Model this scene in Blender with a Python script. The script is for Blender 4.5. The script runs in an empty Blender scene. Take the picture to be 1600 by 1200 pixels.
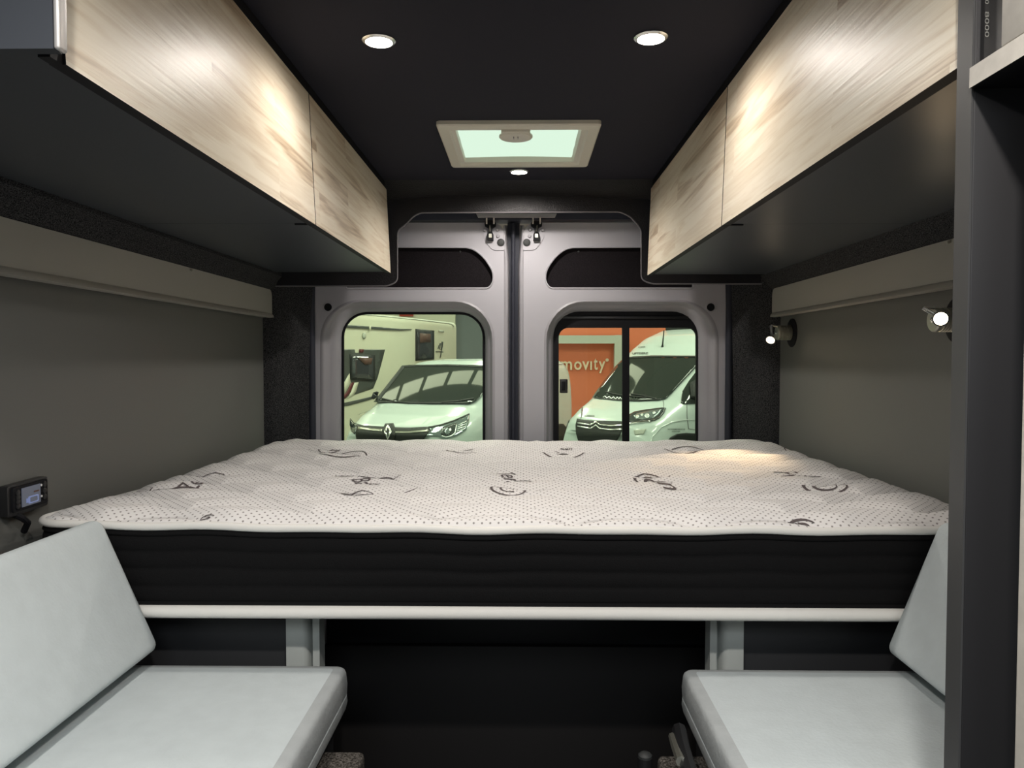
import bpy, bmesh, math, random
import numpy as np
from mathutils import Vector, Matrix, Euler
from mathutils.bvhtree import BVHTree
from mathutils.geometry import tessellate_polygon

random.seed(7)
scene = bpy.context.scene
COL = scene.collection
H = 1.25                      # eye height above the van floor
F = 1200.0                    # focal length in pixels of the 1600x1200 frame
PITCH, YAW = math.atan(40 / F), math.atan(18 / F)
CAM = Vector((0, 0, H))
RM = Matrix.Rotation(YAW, 3, 'Z') @ Matrix.Rotation(math.pi / 2 - PITCH, 3, 'X')
ROOF = H + 0.64

# ------------------------------------------------------------------ measuring
def ray(px, py):
    return (RM @ Vector(((px - 800) / F, -(py - 600) / F, -1))).normalized()
def P(px, py, Y):
    d = ray(px, py); return CAM + d * (Y / d.y)
def PZ(px, py, Z):
    d = ray(px, py); return CAM + d * ((Z - H) / d.z)
def PX(px, py, X):
    d = ray(px, py); return CAM + d * (X / d.x)
def pix(p):
    v = RM.transposed() @ (Vector(p) - CAM)
    return (800 + F * v.x / -v.z, 600 - F * v.y / -v.z)

# ------------------------------------------------------------------ materials
def new_mat(name):
    m = bpy.data.materials.new(name); m.use_nodes = True
    nt = m.node_tree; b = nt.nodes['Principled BSDF']
    return m, nt, b
def mat(name, c, rough=.5, metal=0., spec=.5, bump=0., bscale=200., var=0., vscale=40., coat=0., emit=None, estr=0.):
    m, nt, b = new_mat(name)
    b.inputs['Base Color'].default_value = (*c, 1)
    b.inputs['Roughness'].default_value = rough
    b.inputs['Metallic'].default_value = metal
    b.inputs['Specular IOR Level'].default_value = spec
    b.inputs['Coat Weight'].default_value = coat
    if emit:
        b.inputs['Emission Color'].default_value = (*emit, 1); b.inputs['Emission Strength'].default_value = estr
    tc = nt.nodes.new('ShaderNodeTexCoord')
    if bump:
        n = nt.nodes.new('ShaderNodeTexNoise'); n.inputs['Scale'].default_value = bscale; n.inputs['Detail'].default_value = 3
        nt.links.new(tc.outputs['Object'], n.inputs['Vector'])
        bp = nt.nodes.new('ShaderNodeBump'); bp.inputs['Strength'].default_value = bump; bp.inputs['Distance'].default_value = .002
        nt.links.new(n.outputs['Fac'], bp.inputs['Height']); nt.links.new(bp.outputs['Normal'], b.inputs['Normal'])
    if var:
        n = nt.nodes.new('ShaderNodeTexNoise'); n.inputs['Scale'].default_value = vscale; n.inputs['Detail'].default_value = 4
        nt.links.new(tc.outputs['Object'], n.inputs['Vector'])
        r = nt.nodes.new('ShaderNodeValToRGB')
        r.color_ramp.elements[0].position = .3; r.color_ramp.elements[1].position = .7
        r.color_ramp.elements[0].color = (*[max(0, x * (1 - var)) for x in c], 1)
        r.color_ramp.elements[1].color = (*[min(1, x * (1 + var)) for x in c], 1)
        nt.links.new(n.outputs['Fac'], r.inputs['Fac']); nt.links.new(r.outputs['Color'], b.inputs['Base Color'])
    return m

def wood_mat(name, shift):
    m, nt, b = new_mat(name); N = nt.nodes.new; L = nt.links.new
    tc = N('ShaderNodeTexCoord'); sep = N('ShaderNodeSeparateXYZ'); L(tc.outputs['Object'], sep.inputs[0])
    cmb = N('ShaderNodeCombineXYZ'); L(sep.outputs['Y'], cmb.inputs['X']); L(sep.outputs['Z'], cmb.inputs['Y'])
    add = N('ShaderNodeVectorMath'); add.operation = 'ADD'; add.inputs[1].default_value = (shift, shift * .37, 0); L(cmb.outputs[0], add.inputs[0])
    br = N('ShaderNodeTexBrick'); L(add.outputs[0], br.inputs['Vector'])
    br.offset = .37; br.inputs['Scale'].default_value = 1; br.inputs['Mortar Size'].default_value = 0
    br.inputs['Brick Width'].default_value = .85; br.inputs['Row Height'].default_value = .078
    br.inputs['Color1'].default_value = (.0, .0, .0, 1); br.inputs['Color2'].default_value = (1, 1, 1, 1)
    # every board takes its own slice of the grain
    ofs = N('ShaderNodeCombineXYZ'); mul = N('ShaderNodeMath'); mul.operation = 'MULTIPLY'; mul.inputs[1].default_value = 9
    L(br.outputs['Color'], mul.inputs[0]); L(mul.outputs[0], ofs.inputs['Z'])
    st = N('ShaderNodeVectorMath'); st.operation = 'MULTIPLY'; st.inputs[1].default_value = (.8, 11, 1); L(add.outputs[0], st.inputs[0])
    ad2 = N('ShaderNodeVectorMath'); ad2.operation = 'ADD'; L(st.outputs[0], ad2.inputs[0]); L(ofs.outputs[0], ad2.inputs[1])
    n1 = N('ShaderNodeTexNoise'); n1.inputs['Scale'].default_value = 1.6; n1.inputs['Detail'].default_value = 6; n1.inputs['Distortion'].default_value = .5
    L(ad2.outputs[0], n1.inputs['Vector'])
    rings = N('ShaderNodeMath'); rings.operation = 'MULTIPLY'; rings.inputs[1].default_value = 30; L(n1.outputs['Fac'], rings.inputs[0])
    sn = N('ShaderNodeMath'); sn.operation = 'SINE'; L(rings.outputs[0], sn.inputs[0])
    s2 = N('ShaderNodeVectorMath'); s2.operation = 'MULTIPLY'; s2.inputs[1].default_value = (6, 160, 1); L(add.outputs[0], s2.inputs[0])
    n2 = N('ShaderNodeTexNoise'); n2.inputs['Scale'].default_value = 1; n2.inputs['Detail'].default_value = 3; L(s2.outputs[0], n2.inputs['Vector'])
    a = N('ShaderNodeMath'); a.operation = 'MULTIPLY_ADD'; a.inputs[1].default_value = .15; L(sn.outputs[0], a.inputs[0]); L(n1.outputs['Fac'], a.inputs[2])
    c = N('ShaderNodeMath'); c.operation = 'MULTIPLY_ADD'; c.inputs[1].default_value = .34; L(n2.outputs['Fac'], c.inputs[0]); L(a.outputs[0], c.inputs[2])
    d = N('ShaderNodeMath'); d.operation = 'MULTIPLY_ADD'; d.inputs[1].default_value = .16; L(br.outputs['Color'], d.inputs[0]); L(c.outputs[0], d.inputs[2])
    r = N('ShaderNodeValToRGB'); L(d.outputs[0], r.inputs['Fac'])
    e = r.color_ramp.elements; e[0].position = .36; e[0].color = (.36, .26, .165, 1); e[1].position = .95; e[1].color = (.80, .72, .58, 1)
    k = r.color_ramp.elements.new(.56); k.color = (.63, .515, .375, 1)
    k = r.color_ramp.elements.new(.74); k.color = (.73, .635, .49, 1)
    L(r.outputs['Color'], b.inputs['Base Color']); b.inputs['Roughness'].default_value = .42
    bp = N('ShaderNodeBump'); bp.inputs['Strength'].default_value = .25; bp.inputs['Distance'].default_value = .0015
    L(n2.outputs['Fac'], bp.inputs['Height']); L(bp.outputs['Normal'], b.inputs['Normal'])
    return m

def quilt_mat():
    m, nt, b = new_mat('quilted_fabric'); N = nt.nodes.new; L = nt.links.new
    tc = N('ShaderNodeTexCoord'); mp = N('ShaderNodeMapping'); mp.inputs['Rotation'].default_value = (0, 0, math.radians(45)); L(tc.outputs['Object'], mp.inputs[0])
    v = N('ShaderNodeTexVoronoi'); v.voronoi_dimensions = '2D'; v.inputs['Randomness'].default_value = 0; v.inputs['Scale'].default_value = 1 / .0108
    L(mp.outputs[0], v.inputs['Vector'])
    r = N('ShaderNodeValToRGB'); L(v.outputs['Distance'], r.inputs['Fac'])
    r.color_ramp.elements[0].position = .12; r.color_ramp.elements[0].color = (.26, .24, .23, 1)
    r.color_ramp.elements[1].position = .22; r.color_ramp.elements[1].color = (.75, .725, .71, 1)
    at = N('ShaderNodeAttribute'); at.attribute_name = 'stitch'
    mx = N('ShaderNodeMix'); mx.data_type = 'RGBA'; mx.inputs['B'].default_value = (.26, .24, .23, 1); L(at.outputs['Fac'], mx.inputs['Factor']); L(r.outputs['Color'], mx.inputs['A'])
    L(mx.outputs['Result'], b.inputs['Base Color']); b.inputs['Roughness'].default_value = .85; b.inputs['Specular IOR Level'].default_value = .2
    n = N('ShaderNodeTexNoise'); n.inputs['Scale'].default_value = 500; L(tc.outputs['Object'], n.inputs['Vector'])
    bp = N('ShaderNodeBump'); bp.inputs['Strength'].default_value = .25; bp.inputs['Distance'].default_value = .001
    L(n.outputs['Fac'], bp.inputs['Height']); L(bp.outputs['Normal'], b.inputs['Normal'])
    return m

def carpet_mat(name, lo, hi, scale=420):
    m, nt, b = new_mat(name); N = nt.nodes.new; L = nt.links.new
    tc = N('ShaderNodeTexCoord'); n = N('ShaderNodeTexNoise'); n.inputs['Scale'].default_value = scale; n.inputs['Detail'].default_value = 2
    L(tc.outputs['Object'], n.inputs['Vector']); r = N('ShaderNodeValToRGB'); L(n.outputs['Fac'], r.inputs['Fac'])
    r.color_ramp.elements[0].position = .38; r.color_ramp.elements[0].color = (*lo, 1)
    r.color_ramp.elements[1].position = .68; r.color_ramp.elements[1].color = (*hi, 1)
    L(r.outputs['Color'], b.inputs['Base Color']); b.inputs['Roughness'].default_value = 1; b.inputs['Specular IOR Level'].default_value = .05
    bp = N('ShaderNodeBump'); bp.inputs['Strength'].default_value = .8; bp.inputs['Distance'].default_value = .003
    L(n.outputs['Fac'], bp.inputs['Height']); L(bp.outputs['Normal'], b.inputs['Normal'])
    return m

def glass_mat(name, tint, refl=.015):
    m = bpy.data.materials.new(name); m.use_nodes = True; nt = m.node_tree; nt.nodes.clear(); N = nt.nodes.new; L = nt.links.new
    t = N('ShaderNodeBsdfTransparent'); t.inputs[0].default_value = (*tint, 1)
    g = N('ShaderNodeBsdfGlossy'); g.inputs['Roughness'].default_value = .02; g.inputs[0].default_value = (.9, .95, .92, 1)
    mx = N('ShaderNodeMixShader'); mx.inputs[0].default_value = refl
    o = N('ShaderNodeOutputMaterial'); L(t.outputs[0], mx.inputs[1]); L(g.outputs[0], mx.inputs[2]); L(mx.outputs[0], o.inputs[0])
    return m

def glow(name, c, s):
    m = bpy.data.materials.new(name); m.use_nodes = True; nt = m.node_tree; nt.nodes.clear()
    e = nt.nodes.new('ShaderNodeEmission'); e.inputs[0].default_value = (*c, 1); e.inputs[1].default_value = s
    o = nt.nodes.new('ShaderNodeOutputMaterial'); nt.links.new(e.outputs[0], o.inputs[0]); return m

M = dict(
    ceiling=mat('ceiling_fabric', (.017, .017, .026), .85, spec=.2, bump=.2, bscale=600),
    trim=mat('grained_black_trim', (.012, .0105, .012), .40, spec=.40, bump=1., bscale=260),
    carcass=mat('dark_laminate', (.043, .048, .058), .38, spec=.4),
    edge=mat('black_edge_band', (.006, .006, .008), .6, spec=.2),
    gap=mat('black_rubber', (.008, .008, .010), .7, spec=.2),
    seal=mat('slate_rubber_seal', (.030, .032, .045), .55, spec=.3),
    wall=mat('grey_wall_lining', (.145, .146, .136), .6, spec=.3, bump=.1, bscale=300),
    pelmet=mat('greige_trim_panel', (.33, .32, .285), .55, spec=.3, bump=.1, bscale=300),
    carpet=carpet_mat('dark_felt_lining', (.010, .010, .011), (.085, .085, .088)),
    carpet2=carpet_mat('grey_carpet', (.03, .027, .023), (.17, .155, .14), 300),
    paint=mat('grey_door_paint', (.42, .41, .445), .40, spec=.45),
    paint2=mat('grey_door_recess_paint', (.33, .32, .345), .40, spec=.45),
    greydetail=mat('grey_detail', (.16, .15, .16), .4),
    dkplug=mat('dark_plastic_plug', (.025, .027, .027), .6),
    chrome=mat('chrome', (.75, .75, .72), .18, metal=1),
    zinc=mat('zinc_steel', (.5, .49, .42), .35, metal=.9),
    alu=mat('light_aluminium', (.55, .53, .52), .35, metal=.5),
    hatch=mat('cream_plastic', (.60, .58, .50), .45),
    white=mat('white_piping', (.75, .73, .69), .7, spec=.2, bump=.15, bscale=500),
    band=mat('black_mattress_fabric', (.0052, .005, .0054), .85, spec=.15, bump=.5, bscale=500),
    quilt=quilt_mat(),
    print=mat('grey_print', (.12, .10, .10), .9, spec=.1),
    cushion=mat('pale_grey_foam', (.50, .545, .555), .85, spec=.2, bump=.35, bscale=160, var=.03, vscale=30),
    cushionside=mat('darker_grey_foam', (.37, .39, .395), .9, spec=.2, bump=.5, bscale=120, var=.06, vscale=25),  # darker copy of the cushion grey, for outer edge band and sides
    upright=mat('light_grey_profile', (.42, .44, .42), .5),
    bedpanel=mat('charcoal_panel', (.021, .0215, .0235), .5, spec=.3),
    darkpanel=mat('black_brown_panel', (.011, .010, .010), .6, spec=.25),
    cabpanel=mat('black_cabinet_laminate', (.016, .0155, .017), .5, spec=.3),
    felt=mat('black_felt', (.014, .012, .0135), 1, spec=.05, bump=.4, bscale=500, var=.35, vscale=420),
    plastic=mat('black_plastic', (.012, .012, .013), .35, spec=.5),
    screen=mat('grey_lcd', (.10, .11, .14), .2, emit=(.25, .28, .38), estr=.10),
    icon=mat('blue_lcd_icon', (.1, .13, .3), .3, emit=(.40, .50, .85), estr=.18),
    button=mat('white_button', (.7, .7, .7), .4),
    lockeredge=mat('pale_worn_laminate', (.46, .435, .395), .5, var=.08, vscale=60),
    postedge=mat('grey_edge_laminate', (.045, .045, .046), .45),
    whitetext=mat('white_lettering', (.30, .30, .28), .6),
    glass=glass_mat('green_tinted_glass', (.80, .872, .755)),
    lens=glow('lamp_lens_warm_white', (1, .90, .80), 22.),
    warm=glow('reading_lamp_lens', (1, .80, .55), 16.),
    pane=glow('lit_hatch_blind', (.76, .97, .78), .72),
    reflglow=glow('reflection_panel_glow', (1, .95, .82), 3.2),
    vanpaint=mat('white_vehicle_paint', (.66, .74, .71), .22, spec=.5, coat=.5),
    vanglass=mat('dark_windscreen', (.035, .042, .038), .04, spec=.8),
    vanblack=mat('vehicle_black_trim', (.012, .013, .013), .6),
    lamp=mat('headlamp_glass', (.30, .36, .36), .08, metal=.5, spec=.8),
    lampdark=mat('headlamp_housing', (.05, .06, .06), .15, spec=.8),
    lampwhite=mat('headlamp_reflector', (.85, .9, .88), .15, metal=.3),
    tyre=mat('tyre_rubber', (.012, .012, .012), .8),
    home=mat('cream_coachwork', (.70, .69, .56), .35, spec=.4),
    decal=mat('slate_decal', (.075, .083, .080), .4),
    maroon=mat('maroon_decal', (.13, .025, .030), .4),
    homeglass=mat('smoked_glass', (.05, .052, .06), .1, spec=.6),
    blind=mat('brown_blind', (.12, .062, .05), .6),
    orange=mat('orange_wall_paint', (.72, .20, .105), .6, spec=.2),
    beam=mat('pale_green_grey_beam', (.52, .54, .47), .5),
    slate=mat('slate_wall', (.19, .215, .225), .7),
    whitewall=mat('white_wall', (.78, .78, .62), .6),
    ground=mat('showroom_floor', (.36, .37, .34), .35, spec=.4),
    shceil=mat('showroom_ceiling', (.22, .21, .19), .8),
    floorv=mat('van_floor', (.06, .06, .06), .6),
    redsign=mat('red_sign', (.45, .06, .035), .5),
    lettering=mat('cream_lettering', (.85, .70, .52), .5),
)
WOODS = [wood_mat('washed_oak_%d' % i, i * 3.17 + .4) for i in range(4)]

# ------------------------------------------------------------------ mesh helpers
def link(name, data, m, parent=None, sharp=40):
    if isinstance(data, bmesh.types.BMesh):
        me = bpy.data.meshes.new(name); bmesh.ops.recalc_face_normals(data, faces=data.faces[:]); data.to_mesh(me); data.free()
    else: me = data
    if len(me.materials): me.materials.clear()
    for x in (m if isinstance(m, (list, tuple)) else [m]): me.materials.append(x)
    if sharp is not None and len(me.polygons):
        me.polygons.foreach_set('use_smooth', [True] * len(me.polygons)); me.set_sharp_from_angle(angle=math.radians(sharp))
    o = bpy.data.objects.new(name, me); COL.objects.link(o)
    if parent is not None: attach(o, parent)
    return o
def attach(o, parent):
    o.parent = parent
    o.matrix_parent_inverse = WM[parent.name].inverted() if parent.name in WM else Matrix()
WM = {}
def tag(o, label=None, cat=None, group=None, kind=None):
    if label: o['label'] = label
    if cat: o['category'] = cat
    if group: o['group'] = group
    if kind: o['kind'] = kind
    return o
def thing(name, label, cat, loc=(0, 0, 0), group=None):
    o = bpy.data.objects.new(name, None); COL.objects.link(o); o.location = loc; o.empty_display_size = .05
    WM[o.name] = Matrix.Translation(Vector(loc)); return tag(o, label, cat, group)
def struct(name, data, m, parent=None, sharp=40):
    o = link(name, data, m, parent, sharp)
    if parent is None: o['kind'] = 'structure'
    return o
def sroot(name, loc=(0, 0, 0)):
    o = bpy.data.objects.new(name, None); COL.objects.link(o); o.location = loc; o['kind'] = 'structure'
    WM[o.name] = Matrix.Translation(Vector(loc)); return o

def box(bm, lo, hi, bev=0., seg=2):
    lo, hi = Vector(lo), Vector(hi)
    v = [bm.verts.new((x, y, z)) for x in (lo.x, hi.x) for y in (lo.y, hi.y) for z in (lo.z, hi.z)]
    fs = [bm.faces.new([v[i] for i in q]) for q in ((0, 1, 3, 2), (4, 6, 7, 5), (0, 4, 5, 1), (2, 3, 7, 6), (0, 2, 6, 4), (1, 5, 7, 3))]
    if bev:
        es = list({e for f in fs for e in f.edges})
        bmesh.ops.bevel(bm, geom=es, offset=bev, segments=seg, profile=.5, affect='EDGES')
    return bm
def bx(lo, hi, bev=0., seg=2): return box(bmesh.new(), [min(a, b) for a, b in zip(lo, hi)], [max(a, b) for a, b in zip(lo, hi)], bev, seg)
def loft(bm, loops, closed=True, cap0=False, cap1=False):
    R = [[bm.verts.new(p) for p in lp] for lp in loops]
    n = len(R[0])
    for a, b in zip(R, R[1:]):
        for i in range(n if closed else n - 1):
            j = (i + 1) % n
            bm.faces.new((a[i], a[j], b[j], b[i]))
    if cap0: bm.faces.new(R[0][::-1])
    if cap1: bm.faces.new(R[-1])
    return R
def prism(bm, pts, d):
    """pts: planar 3-D outline, extruded by the vector d"""
    d = Vector(d); a = [Vector(p) for p in pts]
    loft(bm, [a, [p + d for p in a]], True, True, True); return bm
def plate(outer, holes, d):
    """flat plate with holes, outer / holes = lists of 3-D points in one plane, extruded by d"""
    bm = bmesh.new(); lps = [[Vector(p) for p in lp] for lp in [outer] + holes]
    vs = [bm.verts.new(p) for lp in lps for p in lp]
    for t in tessellate_polygon(lps):
        if len(set(t)) == 3: bm.faces.new([vs[i] for i in t])
    bmesh.ops.recalc_face_normals(bm, faces=bm.faces[:])
    r = bmesh.ops.extrude_face_region(bm, geom=bm.faces[:])
    bmesh.ops.translate(bm, vec=Vector(d), verts=[g for g in r['geom'] if isinstance(g, bmesh.types.BMVert)])
    return bm
def tube(bm, pts, r, n=10, closed=False, cap=True, sx=1.):
    pts = [Vector(p) for p in pts]; loops = []; up = Vector((0, 0, 1)); N = len(pts)
    ref = None
    for i, p in enumerate(pts):
        a = pts[(i - 1) % N] if closed or i > 0 else p
        b = pts[(i + 1) % N] if closed or i < N - 1 else p
        t = (b - a).normalized()
        if ref is None: ref = up.cross(t) if abs(t.z) < .95 else Vector((1, 0, 0)).cross(t)
        u = (ref - t * ref.dot(t)).normalized(); ref = u; w = t.cross(u)
        rr = r[i] if isinstance(r, (list, tuple)) else r
        loops.append([p + (u * math.cos(2 * math.pi * k / n) * sx + w * math.sin(2 * math.pi * k / n)) * rr for k in range(n)])
    if closed: loops.append(loops[0])
    if closed:
        R = [[bm.verts.new(p) for p in lp] for lp in loops[:-1]]
        for i in range(N):
            a, b = R[i], R[(i + 1) % N]
            for k in range(n): bm.faces.new((a[k], a[(k + 1) % n], b[(k + 1) % n], b[k]))
    else: loft(bm, loops, True, cap, cap)
    return bm
def lathe(bm, prof, origin, axis, n=32, cap0=True, cap1=True):
    """prof: (radius, distance along axis)"""
    axis = Vector(axis).normalized(); u = axis.orthogonal().normalized(); w = axis.cross(u); o = Vector(origin)
    loft(bm, [[o + axis * h + (u * math.cos(2 * math.pi * k / n) + w * math.sin(2 * math.pi * k / n)) * r for k in range(n)] for r, h in prof], True, cap0, cap1)
    return bm
def rr2(x0, y0, x1, y1, r, n=8):
    """rounded rectangle outline in 2-D; r one radius or four (x0y0, x1y0, x1y1, x0y1)"""
    r = [r] * 4 if not isinstance(r, (list, tuple)) else r
    cs = [(x0 + r[0], y0 + r[0], r[0], 180), (x1 - r[1], y0 + r[1], r[1], 270), (x1 - r[2], y1 - r[2], r[2], 0), (x0 + r[3], y1 - r[3], r[3], 90)]
    out = []
    for cx, cy, q, a0 in cs:
        for i in range(n + 1):
            a = math.radians(a0 + 90 * i / n); out.append((cx + q * math.cos(a), cy + q * math.sin(a)))
    return out
def rounded(poly, rads, n=6):
    """round the corners of a 2-D polygon"""
    out = []; N = len(poly)
    for i, p in enumerate(poly):
        r = rads[i] if isinstance(rads, (list, tuple)) else rads
        p = Vector(p); a = Vector(poly[i - 1]); b = Vector(poly[(i + 1) % N])
        if r <= 0: out.append(tuple(p)); continue
        u, v = (a - p), (b - p); r = min(r, u.length * .48, v.length * .48); u.normalize(); v.normalize()
        A, B = p + u * r, p + v * r
        for k in range(n + 1):
            t = k / n; q = A * (1 - t) ** 2 + p * 2 * t * (1 - t) + B * t * t; out.append(tuple(q))
    return out
def px3(poly, Y): return [P(x, y, Y) for x, y in poly]

def text_mesh(s, shear=0., extrude=0., bold=0.):
    c = bpy.data.curves.new('lettering', 'FONT'); c.body = s; c.shear = shear; c.extrude = extrude; c.offset = bold; c.resolution_u = 3
    o = bpy.data.objects.new('lettering', c); COL.objects.link(o)
    dg = bpy.context.evaluated_depsgraph_get(); me = bpy.data.meshes.new_from_object(o.evaluated_get(dg))
    bpy.data.objects.remove(o); bpy.data.curves.remove(c); return me
def unit_text(s, shear=0., extrude=0., bold=0.):
    me = text_mesh(s, shear, extrude, bold)
    co = [v.co.copy() for v in me.vertices]; x0, x1 = min(c.x for c in co), max(c.x for c in co); y0, y1 = min(c.y for c in co), max(c.y for c in co)
    return me, [((c.x - x0) / (x1 - x0), (c.y - y0) / (y1 - y0), c.z) for c in co]

# ------------------------------------------------------------------ surfaces to lay marks on
def bvh_of(bm): return BVHTree.FromBMesh(bm)
def bvh_mesh(o): return BVHTree.FromPolygons([v.co for v in o.data.vertices], [tuple(p.vertices) for p in o.data.polygons])
def lay(name, poly, bvh, m, parent, off=.006, thick=.004, cell=4., rnd=0., sharp=50, fit=0):
    """a shaped piece fixed on a curved body: its outline is sighted onto the body, which gives it depth and curvature"""
    if rnd: poly = rounded(poly, rnd)
    bm = bmesh.new(); vs = [bm.verts.new((x, y, 0)) for x, y in poly]
    f = bm.faces.new(vs); bmesh.ops.triangulate(bm, faces=[f])
    for _ in range(7):
        es = [e for e in bm.edges if e.calc_length() > cell]
        if not es: break
        bmesh.ops.subdivide_edges(bm, edges=es, cuts=1); bmesh.ops.triangulate(bm, faces=[q for q in bm.faces if len(q.verts) > 3])
    hits = {}; last = None; miss = []
    for v in bm.verts:
        d = ray(v.co.x, v.co.y); h = bvh.ray_cast(CAM, d)
        if h[0] is not None: hits[v] = (h[0] - d * off, h[3])
        else: miss.append(v)
    if miss and hits:
        dm = sum(x[1] for x in hits.values()) / len(hits)
        for v in miss:
            d = ray(v.co.x, v.co.y); near = min(hits.items(), key=lambda kv: (kv[0].co - v.co).length_squared)
            hits[v] = (CAM + d * near[1][1], near[1][1])
    if miss and not hits:
        for v in miss:
            d = ray(v.co.x, v.co.y); best = min((bvh.find_nearest(CAM + d * t)[3], t) for t in (8 + .25 * i for i in range(60)))
            hits[v] = (CAM + d * best[1], best[1])
    if miss: print('LAY', name, 'miss', len(miss), 'of', len(bm.verts))
    if fit:      # one smooth pane through the sighted points
        hv = [v for v in bm.verts if v not in miss]
        cx, cy = np.mean([v.co.x for v in hv]), np.mean([v.co.y for v in hv])
        terms = lambda v: [((v.co.x - cx) / 80) ** i * ((v.co.y - cy) / 40) ** j for i in range(fit + 1) for j in range(fit + 1 - i)]
        sol = np.linalg.lstsq(np.array([terms(v) for v in hv]), np.array([hits[v][1] for v in hv]), rcond=None)[0]
        for v in list(bm.verts):
            t = float(np.dot(terms(v), sol)); hits[v] = (CAM + ray(v.co.x, v.co.y) * (t - off), t)
    for v in bm.verts: v.co = hits[v][0]
    o = link(name, bm, m, parent, sharp)
    s = o.modifiers.new('thickness', 'SOLIDIFY'); s.thickness = thick; s.offset = 0
    return o
def lay_line(name, pts, w, bvh, m, parent, off=.008, thick=.004, sharp=50):
    """a strip of width w pixels along a polyline, laid on a body"""
    pts = [Vector(p) for p in pts]; A, B = [], []
    for i, p in enumerate(pts):
        t = (pts[min(i + 1, len(pts) - 1)] - pts[max(i - 1, 0)]).normalized(); n = Vector((-t.y, t.x))
        ww = w[i] if isinstance(w, (list, tuple)) else w
        A.append(tuple(p + n * ww / 2)); B.append(tuple(p - n * ww / 2))
    return lay(name, A + B[::-1], bvh, m, parent, off, thick, 6., 0, sharp)
def lay_text(name, s, x0, y0, x1, y1, bvh, m, parent, slope=0., off=.01, shear=0.):
    me, uv = unit_text(s, shear, 0, .02)
    for v, (u, w, _) in zip(me.vertices, uv):
        px, py = x0 + u * (x1 - x0), y1 + w * (y0 - y1) + slope * u; d = ray(px, py); h = bvh.ray_cast(CAM, d)
        v.co = (h[0] if h[0] is not None else CAM + d * 11) - d * off
    return link(name, me, m, parent, None)

# ================================================================== VAN SHELL
def hz(z): return H + z
YD = 3.0          # inner face of the rear doors
# floor, ceiling
struct('floor', bx((-1.02, -1.3, -.03), (.98, 3.02, 0)), M['floorv'])
hx0, hx1, hy0, hy1 = -.200, .170, 2.130, 2.500      # roof opening
ro = [(-1.0, -1.3, ROOF), (.96, -1.3, ROOF), (.96, 2.80, ROOF), (-1.0, 2.80, ROOF)]
struct('ceiling', plate(ro, [[(hx0, hy0, ROOF), (hx1, hy0, ROOF), (hx1, hy1, ROOF), (hx0, hy1, ROOF)]], (0, 0, .03)), M['ceiling'])
# side walls: lining panel, pelmet with lip, felt roll above it
for side, s, XW, XP, YE in (('left', -1, -.975, -.935, 2.90), ('right', 1, .945, .910, 2.88)):
    o = struct('wall_' + side, bx((XW, -1.3, 0), (XW + s * .03, YE, hz(.20)), .004), M['wall'])
trimn = 0
for side, s, XW, XP in (('left', -1, -.975, -.935), ('right', 1, .945, .910)):
    trimn += 1; YE = 2.85 if s < 0 else 2.835
    # pelmet: flat face with a rounded rear upper corner and a paler turned-out lower lip
    sh = rounded([(-1.3, hz(.152)), (YE, hz(.152)), (YE, hz(.254)), (-1.3, hz(.254))], [0, .008, .028, 0])
    bm = bmesh.new(); prism(bm, [(XP, y, z) for y, z in sh], (s * .03, 0, 0))
    t = struct('trim_%d' % trimn, bm, M['pelmet'])
    bm = bmesh.new(); prism(bm, [(XP, -1.3, hz(.166)), (XP - s * .006, -1.3, hz(.160)), (XP - s * .008, -1.3, hz(.152)), (XP + s * .01, -1.3, hz(.150)), (XP + s * .01, -1.3, hz(.166))], (0, 1.3 + YE - .004, 0))
    link('lower_lip', bm, M['pelmet'], t)
    bm = bmesh.new(); lathe(bm, [(.003, 0), (.003, .006), (.0015, .008)], (XP, 1.66 if s > 0 else 2.15, hz(.249)), (-s, 0, -.4), 10)
    link('clip', bm, M['zinc'], t)
    trimn += 1
    # felt roll between pelmet and cupboards
    XU = -.922 if s < 0 else .896
    pr = [(XP + s * .03, hz(.24)), (XP - s * .001, hz(.258)), (XP - s * .012, hz(.272)), (XP - s * .02, hz(.290)), (XU - s * .022, hz(.304)), (XU - s * .02, hz(.33)), (XP + s * .03, hz(.34))]
    bm = bmesh.new(); prism(bm, [(x, -1.3, z) for x, z in pr], (0, 1.3 + 2.86, 0))
    struct('trim_%d' % trimn, bm, M['carpet'])
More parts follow.
